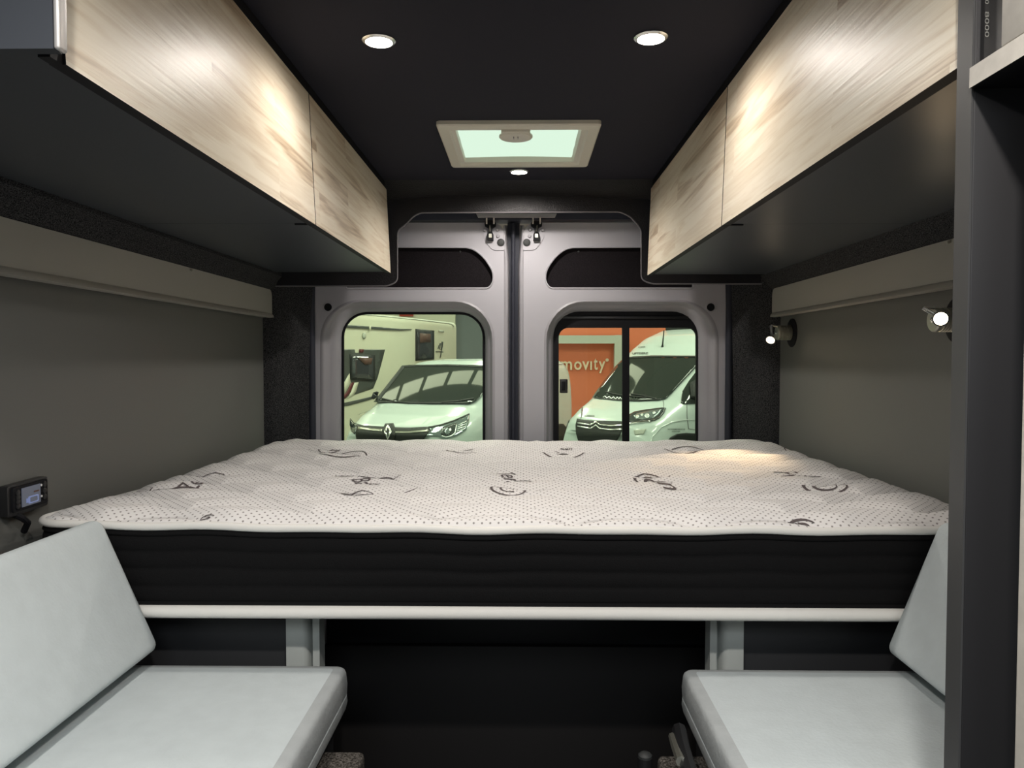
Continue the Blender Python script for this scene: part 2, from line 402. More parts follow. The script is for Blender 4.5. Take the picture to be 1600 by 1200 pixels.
# felt covered rear corner posts
for s in (-1, 1):
    trimn += 1
    if s < 0: top = [P(440, 440, 2.80), P(430, 440, 2.845), P(452, 440, 2.90), P(486, 440, 2.975), P(486, 440, 3.05), P(412, 440, 3.05)]
    else: top = [P(1190, 440, 2.80), P(1198, 440, 2.83), P(1175, 440, 2.90), P(1141, 440, 2.975), P(1141, 440, 3.05), P(1208, 440, 3.05)]
    xw = -1.0 if s < 0 else .97
    sec = []
    if s < 0: base = [(xw, 2.86), (-.955, 2.87), (-.93, 2.885), (-.905, 2.92), (-.87, 2.955), (-.835, 2.975), (-.825, 3.0), (-.825, 3.06), (xw, 3.06)]
    else: base = [(xw, 2.84), (.925, 2.85), (.90, 2.87), (.875, 2.91), (.845, 2.95), (.815, 2.975), (.803, 3.0), (.803, 3.06), (xw, 3.06)]
    loops = []
    for z, k in ((0, 0), (.9, 0), (hz(-.30), 0), (hz(-.1), .004), (hz(.1), .012), (hz(.25), .020), (hz(.34), .024)):
        loops.append([(x - s * k * (1 if 0 < i < 6 else 0), y, z) for i, (x, y) in enumerate(base)])
    bm = bmesh.new(); loft(bm, loops, True, True, True)
    t = struct('trim_%d' % trimn, bm, M['carpet'], sharp=60)
    # rubber seal down the door side
    xs = P(487, 560, 2.985).x if s < 0 else P(1139, 560, 2.985).x
    bm = bmesh.new(); tube(bm, [(xs, 2.985, .02), (xs, 2.985, hz(.2)), (xs - s * .003, 2.985, hz(.32))], .014, 10)
    link('door_seal', bm, M['seal'], t)
# wheel box carpet ledge behind the display side backrest
trimn += 1
struct('trim_%d' % trimn, bx((-.972, .30, 0), (-.80, 1.365, hz(-.345)), .02, 3), M['carpet2'])
trimn += 1
struct('trim_%d' % trimn, bx((.78, .82, 0), (.943, 1.365, hz(-.345)), .02, 3), M['carpet2'])

# ------------------------------------------------------------------ rear trim panel around the door opening
YT = 2.87
op = [(300, 447), (606, 447), (621, 440), (621, 360), (634, 351), (646, 338), (657, 332.5), (968, 331), (984, 338), (996, 351), (1002, 360), (1002, 437), (1017, 443.5), (1330, 443.5)]
opr = rounded(op, [0, 13, 8, 8, 6, 6, 5, 5, 6, 6, 8, 10, 14, 0])
top_r = [(1330, 310), (1020, 312), (960, 308.5), (880, 306), (800, 305), (720, 306), (655, 309), (600, 313), (300, 311)]
bm = plate(px3(opr + top_r, YT), [], (0, .014, 0))
trimn += 1
hd = struct('trim_%d' % trimn, bm, M['trim'], sharp=30)
bm = bmesh.new(); tube(bm, [p + Vector((0, -.0005, 0)) for p in px3(opr, YT)], .0028, 6); link('edge_highlight', bm, M['greydetail'], hd)  # pale grey tube added to draw the highlight along the edge
# sloping fascia up to the ceiling
lo_ = px3(top_r[1:8], YT - .004); mid = [p + Vector((0, -.010, .004)) for p in lo_]
hi_ = [Vector((p.x, 2.775 - .01 * (abs(p.x) / .5) ** 2, ROOF + .002)) for p in lo_]
bm = bmesh.new(); loft(bm, [[p + Vector((0, .02, 0)) for p in lo_], lo_, mid, [a.lerp(b, .5) + Vector((0, -.006, .006)) for a, b in zip(mid, hi_)], hi_, [p + Vector((0, .05, 0)) for p in hi_]], False)
link('fascia', bm, M['trim'], hd, 30)
# dark lintel behind the opening and its pale strike strip
bm = bx(P(560, 300, 2.97), P(1060, 349, 3.06)); trimn += 1
lt = struct('trim_%d' % trimn, bm, M['seal'])
bm = bmesh.new(); prism(bm, rounded([(0, 0)], 0) and px3([(744, 333.5), (870, 333.5), (867, 339.5), (747, 339.5)], 2.955), (0, .02, 0)); link('strike_strip', bm, M['alu'], lt)

# ================================================================== REAR DOORS
def rr_px(x0, y0, x1, y1, r, Y): return px3(rr2(x0, y0, x1, y1, r), Y)
def rear_door(idx, mirror):
    S, SW = 1605.5, 1623.0        # the latch edge and the wide panel of the second door mirror about different lines
    mx = (lambda x: S - x) if mirror else (lambda x: x)
    mw = (lambda x: SW - x) if mirror else (lambda x: x)
    root = sroot('door_%d' % idx, (P(mx(640), 560, YD).x, YD, 0))
    def poly(pts): return [(mx(x), y) for x, y in pts][::(-1 if mirror else 1)]
    def polw(pts): return [(mw(x), y) for x, y in pts][::(-1 if mirror else 1)]
    yb = 1075
    x_hinge, x_mid = 486, 788
    recess = rounded([(540, 385.5), (737, 386.5), (757, 402), (770.5, 424), (771, 440), (764, 450.5), (540, 450.5)], [4, 20, 14, 10, 8, 12, 4])
    win0 = rr2(500, 468.5, 773, 760, 62)
    outer = [(x_hinge, 348), (772, 348), (784, 353), (x_mid, 366), (x_mid, yb), (x_hinge, yb)]
    outer = rounded(outer, [0, 6, 8, 8, 0, 0])
    ol = poly(outer)
    if mirror: ol = [(mw(x_hinge) if abs(x - mx(x_hinge)) < .01 else x, y) for x, y in ol]
    body = plate(px3(ol, YD), [px3(polw(recess), YD), px3(polw(win0), YD)], (0, .05, 0))
    link('door_skin', body, M['paint'], root, 30)
    # pressed window surround stepping back to the glass
    bm = bmesh.new()
    steps = [((500, 468.5, 773, 760, 62), YD), ((504, 471, 769.5, 757, 60), YD - .003), ((508, 473.5, 768, 755, 58), YD + .001), ((512, 476, 766.5, 752, 54), YD + .016), ((517, 478.5, 765, 749, 50), YD + .020), ((520, 480, 763.5, 747, 48), YD + .022),
             ((531, 486, 759, 740, 42), YD + .045), ((534, 488, 757.5, 738, 39), YD + .060)]
    loft(bm, [px3(polw(rr2(*a)), y) for a, y in steps])
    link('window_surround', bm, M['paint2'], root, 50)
    # felt filled recess with a turned edge
    bm = bmesh.new(); bm.faces.new([bm.verts.new(p) for p in px3(polw(recess), YD + .018)])
    link('recess_lining', bm, M['felt'], root, None)
    bm = bmesh.new(); tube(bm, px3(polw(recess), YD - .0005), .0035, 6, closed=True); link('recess_edge', bm, M['paint'], root)
    # turned meeting edge: pale fold, dark channel
    bm = bmesh.new()
    prof = [(787.5, YD), (790, YD - .004), (792.5, YD - .003), (794, YD + .004), (795, YD + .02), (796.5, YD + .05)]
    ys = [352, 372, 392, 415, 440, 500, 600, 700, 800, 1000]
    loft(bm, [[P(mx(x - (3.5 if y < 385 and 0 < i else (1.5 if y < 400 and 0 < i else 0))), y, yy) for i, (x, yy) in enumerate(prof)] for y in ys], False)
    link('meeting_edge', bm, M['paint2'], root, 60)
    # latch plate with three bolts
    pl = rounded([(756, 352), (776, 350), (789, 362), (788, 391), (770, 391), (762, 382), (754, 368)], [8, 8, 8, 2, 6, 6, 8])
    bm = bmesh.new(); prism(bm, px3(poly(pl), YD - .0035), (0, .004, 0))
    lp = link('latch_plate', bm, M['paint'], root, 30)
    for x, y in ((757.5, 359.7), (777.3, 359), (778, 369)):
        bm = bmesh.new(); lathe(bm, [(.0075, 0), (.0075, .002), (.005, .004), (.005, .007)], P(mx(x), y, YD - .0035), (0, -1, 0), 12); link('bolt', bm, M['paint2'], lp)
    # latch: chrome stirrup, black jaw, link and catch block
    cx = 766 if not mirror else S - 838.3
    la = [(cx - 5.6, 336), (cx - 5.6, 349), (cx + 5.6, 349), (cx + 5.6, 336)]
    bm = bmesh.new(); prism(bm, px3(poly(rounded([(cx - 9, 348), (cx - 5, 345.5), (cx + 5, 345.5), (cx + 9, 348), (cx + 8.5, 353), (cx + 3, 356), (cx + 3, 362), (cx + 5, 366), (cx + 5, 375.5), (cx - 5, 375.5), (cx - 5, 366), (cx - 2.5, 362), (cx - 3, 356), (cx - 8.5, 353)], 1.2, 3)), YD - .022), (0, .018, 0))
    lt = link('latch', bm, M['gap'], root, 30)
    for dx in (-5.6, 5.6):
        bm = bmesh.new(); tube(bm, [P(mx(cx + dx), 335, YD - .036), P(mx(cx + dx), 350, YD - .028)], .0032, 8); link('stirrup', bm, M['alu'], lt)
    bm = bmesh.new(); tube(bm, [P(mx(cx - .5), 352, YD - .026), P(mx(cx), 362, YD - .027)], .0035, 8); link('pin', bm, M['chrome'], lt)
    bm = bmesh.new(); prism(bm, px3(poly(rounded([(cx - 2.2, 365), (cx + 2.2, 365), (cx + 2.5, 371), (cx - 2.5, 371)], 1)), YD - .027), (0, .006, 0)); link('catch', bm, M['zinc'], lt)
    # round plugs
    bm = bmesh.new(); lathe(bm, [(.0145, 0), (.0145, .003), (.011, .005), (.004, .0052)], P(mx(782.5), 379, YD - .0035), (0, -1, 0), 24); link('plug', bm, M['dkplug'], root)
    c = P(mw(512.5), 480, YD)
    bm = bmesh.new(); lathe(bm, [(.021, 0), (.021, .003), (.016, .004), (.0155, .0005)], c, (0, -1, 0), 28, True, False); rim = link('plug_rim', bm, M['paint'], root)
    bm = bmesh.new(); lathe(bm, [(.0150, 0), (.0150, .0015), (.006, .002)], c, (0, -1, 0), 24); link('plug', bm, M['gap'], rim)
    # small screw in the felt
    bm = bmesh.new(); lathe(bm, [(.004, 0), (.004, .002), (.002, .003)], P(mw(719), 393, YD + .018), (0, -1, 0), 10); link('screw', bm, M['dkplug'], root)
    return root
rear_door(1, False)
rear_door(2, True)
# dark weather strip in the gap between the doors
bm = bmesh.new(); prism(bm, px3([(793, 345), (812, 345), (812, 1075), (793, 1075)], YD + .045), (0, .03, 0)); trimn += 1
sp = struct('trim_%d' % trimn, bm, M['seal'])
bm = bmesh.new(); tube(bm, [P(802, 349, YD + .02), P(802, 700, YD + .02), P(802, 1070, YD + .02)], .008, 10); link('weather_strip', bm, M['seal'], sp)
# window 1: bonded pane with a thin black gasket
w1 = sroot('window_1', (P(646, 600, YD + .06).x, YD + .06, H - .2))
bm = bmesh.new(); prism(bm, rr_px(533, 486, 760, 742, 41, YD + .062), (0, .005, 0)); link('pane', bm, M['glass'], w1, None)
bm = bmesh.new(); tube(bm, rr_px(536, 489.5, 756, 737, 37, YD + .060), .0052, 8, closed=True); link('gasket', bm, M['gap'], w1)
# window 2: black framed sliding window
w2 = sroot('window_2', (P(976, 600, YD + .05).x, YD + .05, H - .2))
fr = plate(rr_px(861.5, 486.5, 1090.5, 742, 40, YD + .050), [rr_px(873, 512, 972.5, 728, [16, 1, 1, 10], YD + .050), rr_px(983.5, 512, 1088, 728, [1, 14, 10, 1], YD + .050)], (0, .018, 0))
link('window_frame', fr, M['gap'], w2, 30)
bm = bx(P(880, 494.5, YD + .044), P(1075, 498, YD + .052), .001); link('top_rail', bm, M['plastic'], w2)
bm = bmesh.new(); prism(bm, px3([(871, 510), (976, 510), (976, 731), (871, 731)], YD + .056), (0, .004, 0)); link('sliding_pane', bm, M['glass'], w2, None)
bm = bmesh.new(); prism(bm, px3([(980, 510), (1090, 510), (1090, 731), (980, 731)], YD + .062), (0, .004, 0)); link('fixed_pane', bm, M['glass'], w2, None)
bm = bx(P(875, 592.5, YD + .030), P(886.5, 614, YD + .054), .003); lb = link('slide_latch', bm, M['plastic'], w2)
bm = bx(P(878, 596, YD + .024), P(883, 610, YD + .031), .002); link('thumb_grip', bm, M['gap'], lb)

# ================================================================== OVERHEAD CUPBOARDS
def cupboard(label, s, y0, y1, wood, near_end=False):
    xb, xt = ((-.483, -.497), (.448, .459))[s > 0]
    zb, zt = hz(.310 if s < 0 else .300), hz(.612)
    xw = -.935 if s < 0 else .905
    root = thing('overhead_cupboard', label, 'cupboard', ((xb + xw) / 2, (y0 + y1) / 2, zb), 'overhead cupboards')
    g = .0025
    # front door leaf with black edges
    a = [(xb, zb), (xt, zt), (xt + s * .018, zt), (xb + s * .018, zb)]
    bm = bmesh.new(); prism(bm, [(x, y0 + g, z) for x, z in a], (0, y1 - y0 - 2 * g, 0))
    bm.normal_update(); bmesh.ops.recalc_face_normals(bm, faces=bm.faces[:])
    for f in bm.faces: f.material_index = 0 if f.normal.x * s < -.9 else 1
    link('door', bm, [wood, M['edge']], root, 30)
    # carcass set just behind it
    c = [(xb + s * .0195, zb + .004), (xt + s * .0195, zt), (xt + s * .0195, ROOF - .001), (xw, ROOF - .001), (xw, zb + .004)]
    bm = bmesh.new(); prism(bm, [(x, y0 + (.0006 if not near_end else -.022), z) for x, z in c], (0, y1 - y0 - .0012 + (.022 if near_end else 0), 0))
    link('carcass', bm, M['carcass'], root, 30)
    # filler up to the ceiling
    bm = bmesh.new(); prism(bm, [(xt + s * .004, y0 + .0006, zt + .002), (xt + s * .004, y0 + .0006, ROOF - .001), (xt + s * .018, y0 + .0006, ROOF - .001), (xt + s * .018, y0 + .0006, zt + .002)], (0, y1 - y0 - .0012, 0))
    link('filler', bm, M['edge'], root, 30)
    if near_end:
        bm = bx((xb - s * -.016, y0 - .020, zb - .0005), (xb + s * .003, y0 + .002, zb + .014)); link('notch_shade', bm, M['edge'], root)  # black block standing in for the shadow in the notch
        ep = link('end_panel', bx((xb - s * .0105, y0 - .037, zb + .001), (xw, y0 - .0225, ROOF - .002)), M['carcass'], root)
        bm = bx((xb - s * .0105, y0 - .0375, zb + .0005), (xb - s * .0175, y0 - .0222, ROOF - .002), .003, 3); link('edge_strip', bm, M['alu'], ep)
    else:
        bm = bx((xb + s * .02, y0 + .001, zb + .0012), (xb + s * .05, y0 + .010, zb + .0038)); link('joint_clip', bm, M['edge'], root)
    return root
cupboard('oak fronted overhead cupboard against the rear doors, on the wall with the display', -1, 1.79, 2.80, WOODS[0])
cupboard('long oak fronted overhead cupboard with pale edge strip, on the wall with the display', -1, .812, 1.79, WOODS[1], True)
cupboard('oak fronted overhead cupboard against the rear doors, on the wall with the reading lamps', 1, 1.757, 2.80, WOODS[2])
cupboard('long oak fronted overhead cupboard butting against the tall black cabinet', 1, .80, 1.757, WOODS[3])

# ================================================================== CEILING FIXTURES
def spot(label, px, py, power):
    c = PZ(px, py, ROOF)
    root = thing('ceiling_spotlight', label, 'spotlight', c, 'ceiling spotlights')
    bm = bmesh.new(); lathe(bm, [(.034, 0), (.034, .003), (.031, .0055), (.027, .006), (.0265, .002)], c, (0, 0, -1), 36, True, False); link('bezel', bm, M['chrome'], root)
    bm = bmesh.new(); lathe(bm, [(.0262, .001), (.0262, .0035), (.018, .0055), (.006, .0062)], c, (0, 0, -1), 36); link('lens', bm, M['lens'], root)
    l = bpy.data.lights.new('spotlight_beam', 'SPOT'); l.energy = power; l.color = (1, .93, .86); l.spot_size = math.radians(168); l.spot_blend = .6; l.shadow_soft_size = .025
    o = bpy.data.objects.new('spotlight_beam', l); COL.objects.link(o); o.location = c + Vector((0, 0, -.012))
    return c
spot('round ceiling spotlight near the pale edge strip cupboard, on the display side', 592, 62, 6.5)
spot('round ceiling spotlight on the tall black cabinet side', 1017, 57, 6.5)
spot('small round ceiling spotlight between roof hatch and rear doors', 811, 267, 15)

c = Vector((-.014, 2.315, ROOF))
root = thing('roof_hatch', 'cream framed square roof hatch with glowing blind in the black ceiling', 'roof hatch', c)
x0, x1, ya, yb2 = -.2365, .2095, 2.087, 2.545
bm = bmesh.new()
def rr3(x0, y0, x1, y1, r, z): return [(x, y, z) for x, y in rr2(x0, y0, x1, y1, r, 4)]
loft(bm, [rr3(x0, ya, x1, yb2, .012, ROOF), rr3(x0, ya, x1, yb2, .012, ROOF - .010), rr3(x0 + .004, ya + .004, x1 - .004, yb2 - .004, .010, ROOF - .014),
          rr3(-.205, 2.122, .178, 2.512, .008, ROOF - .016), rr3(-.200, 2.127, .172, 2.507, .008, ROOF - .011), rr3(-.189, 2.140, .160, 2.492, .006, ROOF - .009), rr3(-.186, 2.143, .152, 2.486, .005, ROOF + .010)])
link('frame', bm, M['hatch'], root, 25)
bm = bmesh.new()
gx = np.linspace(-.195, .165, 30); gy = np.linspace(2.135, 2.495, 24)
V = [[bm.verts.new((x, y, ROOF + .004 + .0025 * math.sin((y - 2.135) / .36 * math.pi * 6) * .3 + .004 * math.cos((x + .015) * 8))) for x in gx] for y in gy]
for i in range(23):
    for j in range(29): bm.faces.new((V[i][j], V[i][j + 1], V[i + 1][j + 1], V[i + 1][j]))
link('blind', bm, M['pane'], root)
hc = PZ(806, 213, ROOF - .02)
bm = bmesh.new(); box(bm, (hc.x - .040, 2.118, ROOF - .022), (hc.x + .040, hc.y + .004, ROOF - .012), .003); hn = link('handle', bm, M['hatch'], root)
bm = bmesh.new(); lathe(bm, [(.047, 0), (.047, .004), (.044, .007), (.030, .0075)], (hc.x, hc.y + .004, ROOF - .017), (0, 0, -1), 36); kn = link('grip_disc', bm, M['hatch'], hn)
for dx in (-.006, .006):
    bm = bx((hc.x + dx - .0012, hc.y - .012, ROOF - .027), (hc.x + dx + .0012, hc.y + .004, ROOF - .0235)); link('grip_rib', bm, M['greydetail'], hn)

# ================================================================== BED
zt, zbm = -.309, -.470                  # relative heights of the upper and lower piping
mx0, mx1, my0, my1 = -.925, .915, 1.395, 2.84
def per(inset, z, wav=0., n=10, sub=24):
    pts = rr2(mx0 + inset, my0 + inset, mx1 - inset, my1 - inset, max(.075 - inset, .02), n)
    out = []
    N = len(pts)
    for i, p in enumerate(pts):
        q = pts[(i + 1) % N]; L = math.hypot(q[0] - p[0], q[1] - p[1]); k = max(1, int(L / .03))
        for j in range(k): out.append((p[0] + (q[0] - p[0]) * j / k, p[1] + (q[1] - p[1]) * j / k))
    r = []
    for x, y in out:
        w = wav * edge_wave(x, y)
        r.append((x, y, hz(z + w)))
    return r
def edge_wave(x, y):
    front = max(0, 1 - (y - my0) / .5)
    return front * (.007 * abs((x - .05) / .95) ** 1.5 * (1.3 if x < 0 else .35) - .004 + .0012 * math.sin(x * 19) + .001 * math.sin(x * 31 + 1)) - (1 - front) * .013
QP, QL, QA = .112, .25, .050
def quilt(x, y):
    """height of the quilting: puffs between scalloped seams"""
    x = np.asarray(x, float); y = np.asarray(y, float)
    yy = y + .03 * np.sin(x * 2.3 + .6) + .05 * x
    best = np.full(np.broadcast(x, yy).shape, 9.)
    r0 = np.floor(yy / QP)
    for dr in (-1, 0, 1, 2):
        r = r0 + dr
        b = r * QP + QA * np.abs(np.sin(np.pi * (x / QL + .43 * r + .08 * np.sin(r * 2.1)))) - .02
        best = np.minimum(best, np.abs(yy - b))
    return .022 * np.sqrt(np.clip(best / .055, 0, 1.0)), best
def crown(x, y):
    ex = np.minimum(np.asarray(x, float) - mx0, mx1 - np.asarray(x, float)); ey = np.minimum(np.asarray(y, float) - my0, my1 - np.asarray(y, float))
    e = np.clip(np.minimum(ex, ey), 0, .16) / .16
    back = np.clip((np.asarray(y, float) - 2.2) / .6, 0, 1)
    corner = np.exp(-((np.asarray(x, float) - .78) / .13) ** 2 - ((np.asarray(y, float) - 2.72) / .12) ** 2) + np.exp(-((np.asarray(x, float) + .80) / .12) ** 2 - ((np.asarray(y, float) - 2.72) / .12) ** 2)
    return (.006 + .003 * back) * np.sqrt(1 - (1 - e) ** 2) + .006 * corner * np.sqrt(e)
def edge_dist(x, y, r=.075):
    qx = np.abs(x - (mx0 + mx1) / 2) - ((mx1 - mx0) / 2 - r); qy = np.abs(y - (my0 + my1) / 2) - ((my1 - my0) / 2 - r)
    return r - np.hypot(np.maximum(qx, 0), np.maximum(qy, 0)) - np.minimum(np.maximum(qx, qy), 0)
def top_z(x, y):
    xx = np.asarray(x, float); yy = np.asarray(y, float)
    ew = np.vectorize(edge_wave)(xx, yy)
    e = np.clip(edge_dist(xx, yy), 0, .045) / .045
    return hz(zt) + ew * np.exp(-(yy - my0) / .25) * 1. - .015 * (1 - np.exp(-(yy - my0) / .25)) + crown(xx, yy) + quilt(xx, yy)[0] * np.sqrt(e) - .014 * (1 - np.clip(e * 3.75, 0, 1)) ** 2
root = thing('mattress', 'white quilted mattress with black side band filling the rear of the van', 'mattress', ((mx0 + mx1) / 2, (my0 + my1) / 2, hz(zbm)))
# side band with four quilting grooves
prof = []
zs = [zbm + .006, zbm + .020, zbm + .048, zbm + .080, zbm + .112, zbm + .140, zt - .012]
for a, b in zip(zs, zs[1:]):
    for t in (0, .12, .3, .5, .7, .88): prof.append((-.004 * math.sin(math.pi * t) ** .6 + .006, a + (b - a) * t))
prof.append((.008, zt - .004))
bm = bmesh.new(); loft(bm, [per(i, z, 1. if z > -.40 else .0) for i, z in prof]); sb = link('side_band', bm, M['band'], root, 70)
def piping(name, z, r, wav, sx=1.):
    bm = bmesh.new(); tube(bm, [Vector(p) for p in per(.004, z, wav)][::1], r, 10, closed=True, sx=sx); return link(name, bm, M['white'], root, 80)
piping('upper_piping', zt - .002, .0075, 1.)
piping('lower_piping', zbm + .002, .0125, 0.)
bm = bmesh.new(); pr = per(.015, zbm - .008); bm.faces.new([bm.verts.new(p) for p in pr]); link('underside', bm, M['band'], root, None)
# quilted top
NX, NY = 420, 330
u = np.linspace(0, 1, NX); v = np.linspace(0, 1, NY)
X, Y = np.meshgrid(mx0 + .004 + u * (mx1 - mx0 - .008), my0 + .004 + v * (my1 - my0 - .008))
R = .071
for cx, sx_ in ((mx0 + .075, -1), (mx1 - .075, 1)):
    for cy, sy_ in ((my0 + .075, -1), (my1 - .075, 1)):
        dx, dy = (X - cx) * sx_, (Y - cy) * sy_
        k = (dx > 0) & (dy > 0); d = np.hypot(dx, dy); m_ = np.maximum(dx, dy)
        f = np.where(d > 1e-9, m_ / np.maximum(d, 1e-9), 1)
        X = np.where(k, cx + sx_ * dx * f, X); Y = np.where(k, cy + sy_ * dy * f, Y)
Z = top_z(X, Y)
vv = np.stack([X, Y, Z], -1).reshape(-1, 3)
ii = np.arange(NX * NY).reshape(NY, NX)
ff = np.stack([ii[:-1, :-1], ii[:-1, 1:], ii[1:, 1:], ii[1:, :-1]], -1).reshape(-1, 4)
me = bpy.data.meshes.new('quilted_top'); me.from_pydata(vv.tolist(), [], ff.tolist()); me.update()
at = me.attributes.new('stitch', 'FLOAT', 'POINT'); at.data.foreach_set('value', (np.clip(1 - quilt(X, Y)[1] / .0065, 0, 1) * np.clip((edge_dist(X, Y) - .022) / .02, 0, 1)).reshape(-1).astype(np.float32))
qt = link('quilted_top', me, M['quilt'], root, 80)
# printed words and scrolls
def on_top(x, y, off=.0016):
    return Vector((x, y, float(top_z(x, y)) + off))
def motif_word(s, a, b, h):
    """word written from a to b (points on the mattress), letters h tall"""
    A, B = PZ(*a, hz(-.293)), PZ(*b, hz(-.293)); d = (B - A); d.z = 0; n = Vector((-d.y, d.x, 0)).normalized() * h
    me, uv = unit_text(s, .35)
    bm = bmesh.new(); bm.from_mesh(me)
    for vtx, (uu, w, _) in zip(bm.verts, uv):
        q = A + d * uu + n * w; vtx.co = (q.x, q.y, 0)
    bmesh.ops.subdivide_edges(bm, edges=[e for e in bm.edges if e.calc_length() > .012], cuts=1)
    bmesh.ops.triangulate(bm, faces=bm.faces[:])
    for vtx in bm.verts: vtx.co = on_top(vtx.co.x, vtx.co.y)
    o = link('printed_word', bm, M['print'], qt, None)
def scroll(c, r, turns, rot, w, flat=.8, tail=None):
    """pen stroke curling inwards"""
    C = PZ(*c, hz(-.293)); pts = []
    n = int(26 * turns)
    for i in range(n + 1):
        t = i / n; a = rot + t * turns * 2 * math.pi; q = r * (1 - .72 * t)
        pts.append((C.x + q * math.cos(a), C.y + q * flat * math.sin(a)))
    if tail: pts = [(C.x + tail[0], C.y + tail[1]), (C.x + tail[0] * .55 + .01, C.y + tail[1] * .4)] + pts
    pts = [p for p in pts if p[1] > my0 + .016]
    if len(pts) < 3: return
    bm = bmesh.new(); L, Rr = [], []
    for i, p in enumerate(pts):
        a = pts[max(i - 1, 0)]; b = pts[min(i + 1, len(pts) - 1)]; tx, ty = b[0] - a[0], b[1] - a[1]; k = math.hypot(tx, ty) or 1
        ww = w * (.35 + .65 * abs(math.sin(math.pi * i / len(pts) * 2.2)))
        L.append(bm.verts.new(on_top(p[0] - ty / k * ww, p[1] + tx / k * ww))); Rr.append(bm.verts.new(on_top(p[0] + ty / k * ww, p[1] - tx / k * ww)))
    for i in range(len(pts) - 1): bm.faces.new((L[i], L[i + 1], Rr[i + 1], Rr[i]))
    link('printed_scroll', bm, M['print'], qt, None)
motif_word('Balance', (548, 746), (579, 757), .045)
scroll((545, 741), .035, 1.6, 2.5, .0028); scroll((586, 742), .045, 1.7, .4, .003, tail=(.06, .03)); scroll((561, 766), .050, 1.4, 3.4, .003, tail=(.12, .06))
motif_word('Tender', (774, 739), (814, 753), .045)
scroll((798, 762), .055, 1.8, .2, .0032, tail=(.09, .01)); 
motif_word('Shine', (987, 743), (1060, 763), .045)
scroll((1014, 740), .055, 1.7, 5.6, .003)
motif_word('Fresh', (1207, 734), (1270, 745), .055)
scroll((1293, 757), .060, 1.9, 1.2, .004, tail=(.08, .05))
motif_word('Zen', (304, 757), (330, 748), .05)
scroll((282, 758), .070, 1.2, 3.0, .0032); scroll((326, 738), .05, .8, .5, .0024)
scroll((540, 706), .085, 1.4, 3.6, .0032, tail=(-.14, .08)); scroll((519, 701), .06, 1.2, .3, .003)
scroll((886, 706), .075, 1.3, 2.9, .0034, tail=(-.06, .10)); motif_word('Zen', (874, 702), (895, 702), .06)
scroll((1072, 701), .09, 1.2, .5, .0032); scroll((1258, 698), .07, 1.2, 2.2, .003); scroll((726, 703), .07, 1.3, 1.2, .0028)
scroll((1252, 809), .028, 1.6, .3, .003); scroll((1206, 811), .022, 1.3, 2.3, .0024)
scroll((922, 811), .018, 1.2, 1.0, .0016); scroll((664, 811), .018, 1.3, .6, .002); scroll((322, 806), .014, 1.2, .6, .0016)

# bed base
root = thing('bed_base', 'dark bed base with two pale grey uprights carrying the mattress', 'bed base', (-.02, 2.1, 0))
YB = 1.47
link('platform', bx((mx0 + .02, 1.50, hz(-.510)), (mx1 - .02, 2.83, hz(zbm - .012)), .003), M['darkpanel'], root)
def upright(xs):
    pts = [(xs[0], YB), (xs[1], YB), (xs[2], YB + .003), (xs[3], YB + .012), (xs[4], YB + .030), (xs[5], YB + .030), (xs[5], YB + .012), (xs[6], YB + .010), (xs[6], YB + .05), (xs[0], YB + .05)]
    X_ = [(P(px, 1000, YB).x, y) for px, y in pts]
    bm = bmesh.new(); prism(bm, [(x, y, 0) for x, y in X_], (0, 0, hz(zbm - .0125))); return link('upright', bm, M['upright'], root, 50)
upright([447, 472, 477, 480, 482, 486, 497]); upright([1162, 1138, 1133, 1130, 1127, 1122, 1111.5])
link('side_panel', bx((mx0 + .02, YB + .012, 0), (P(448, 1000, YB).x, YB + .030, hz(-.511)), .001), M['bedpanel'], root)
link('side_panel', bx((P(1161, 1000, YB).x, YB + .012, 0), (mx1 - .02, YB + .030, hz(-.511)), .001), M['bedpanel'], root)
link('back_panel', bx((-.46, 1.74, 0), (.43, 1.76, hz(-.66)), .004), M['darkpanel'], root)
link('back_panel', bx((-.46, 1.765, hz(-.70)), (.43, 1.785, hz(-.511)), .001), M['bedpanel'], root)

# ================================================================== SEATING
def soft_box(lo, hi, r, seg=5):
    return bx(lo, hi, r, seg)
def seat(label, x_in, x_out, zt_, mirror, y0=.70):
    s = 1 if x_out > x_in else -1
    y1, zb = 1.392, zt_ - .085
    root = thing('seat_cushion', label, 'cushion', ((x_in + x_out) / 2, (y0 + y1) / 2, zb), 'bench seat cushions')
    n = 7; r = .016
    pts = [(min(x_in, x_out), y0), (max(x_in, x_out), y0), (max(x_in, x_out), y1), (min(x_in, x_out), y1)]
    def ring(ins, z): return [(x, y, z) for x, y in rr2(pts[0][0] + ins, y0 + ins, pts[1][0] - ins, y1 - ins, max(.016 - ins * .4, .006), 5)]
    # upper face rolls over a soft edge; the wall of the cushion bulges above and below its seam
    loops = [ring(.030, zt_ - .001), ring(.022, zt_ - .002)]
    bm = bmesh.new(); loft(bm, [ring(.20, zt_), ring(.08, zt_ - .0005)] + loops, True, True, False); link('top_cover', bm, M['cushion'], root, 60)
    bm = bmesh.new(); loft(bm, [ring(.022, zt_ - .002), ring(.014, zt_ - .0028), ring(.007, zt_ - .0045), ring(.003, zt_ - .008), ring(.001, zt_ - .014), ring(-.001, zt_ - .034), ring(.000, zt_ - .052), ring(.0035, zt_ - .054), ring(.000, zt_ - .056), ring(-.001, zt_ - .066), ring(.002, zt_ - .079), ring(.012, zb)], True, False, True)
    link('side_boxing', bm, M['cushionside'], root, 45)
    bm = bmesh.new(); tube(bm, [Vector(p) for p in ring(.0012, zt_ - .054)], .0016, 6, closed=True); link('seam', bm, M['cushion'], root)
    return root
seat('pale grey seat cushion on the bench under the display', -.322, -.86, hz(-.560), False)
seat('pale grey seat cushion on the bench beside the tall black cabinet', .288, .83, hz(-.562), True, .805)

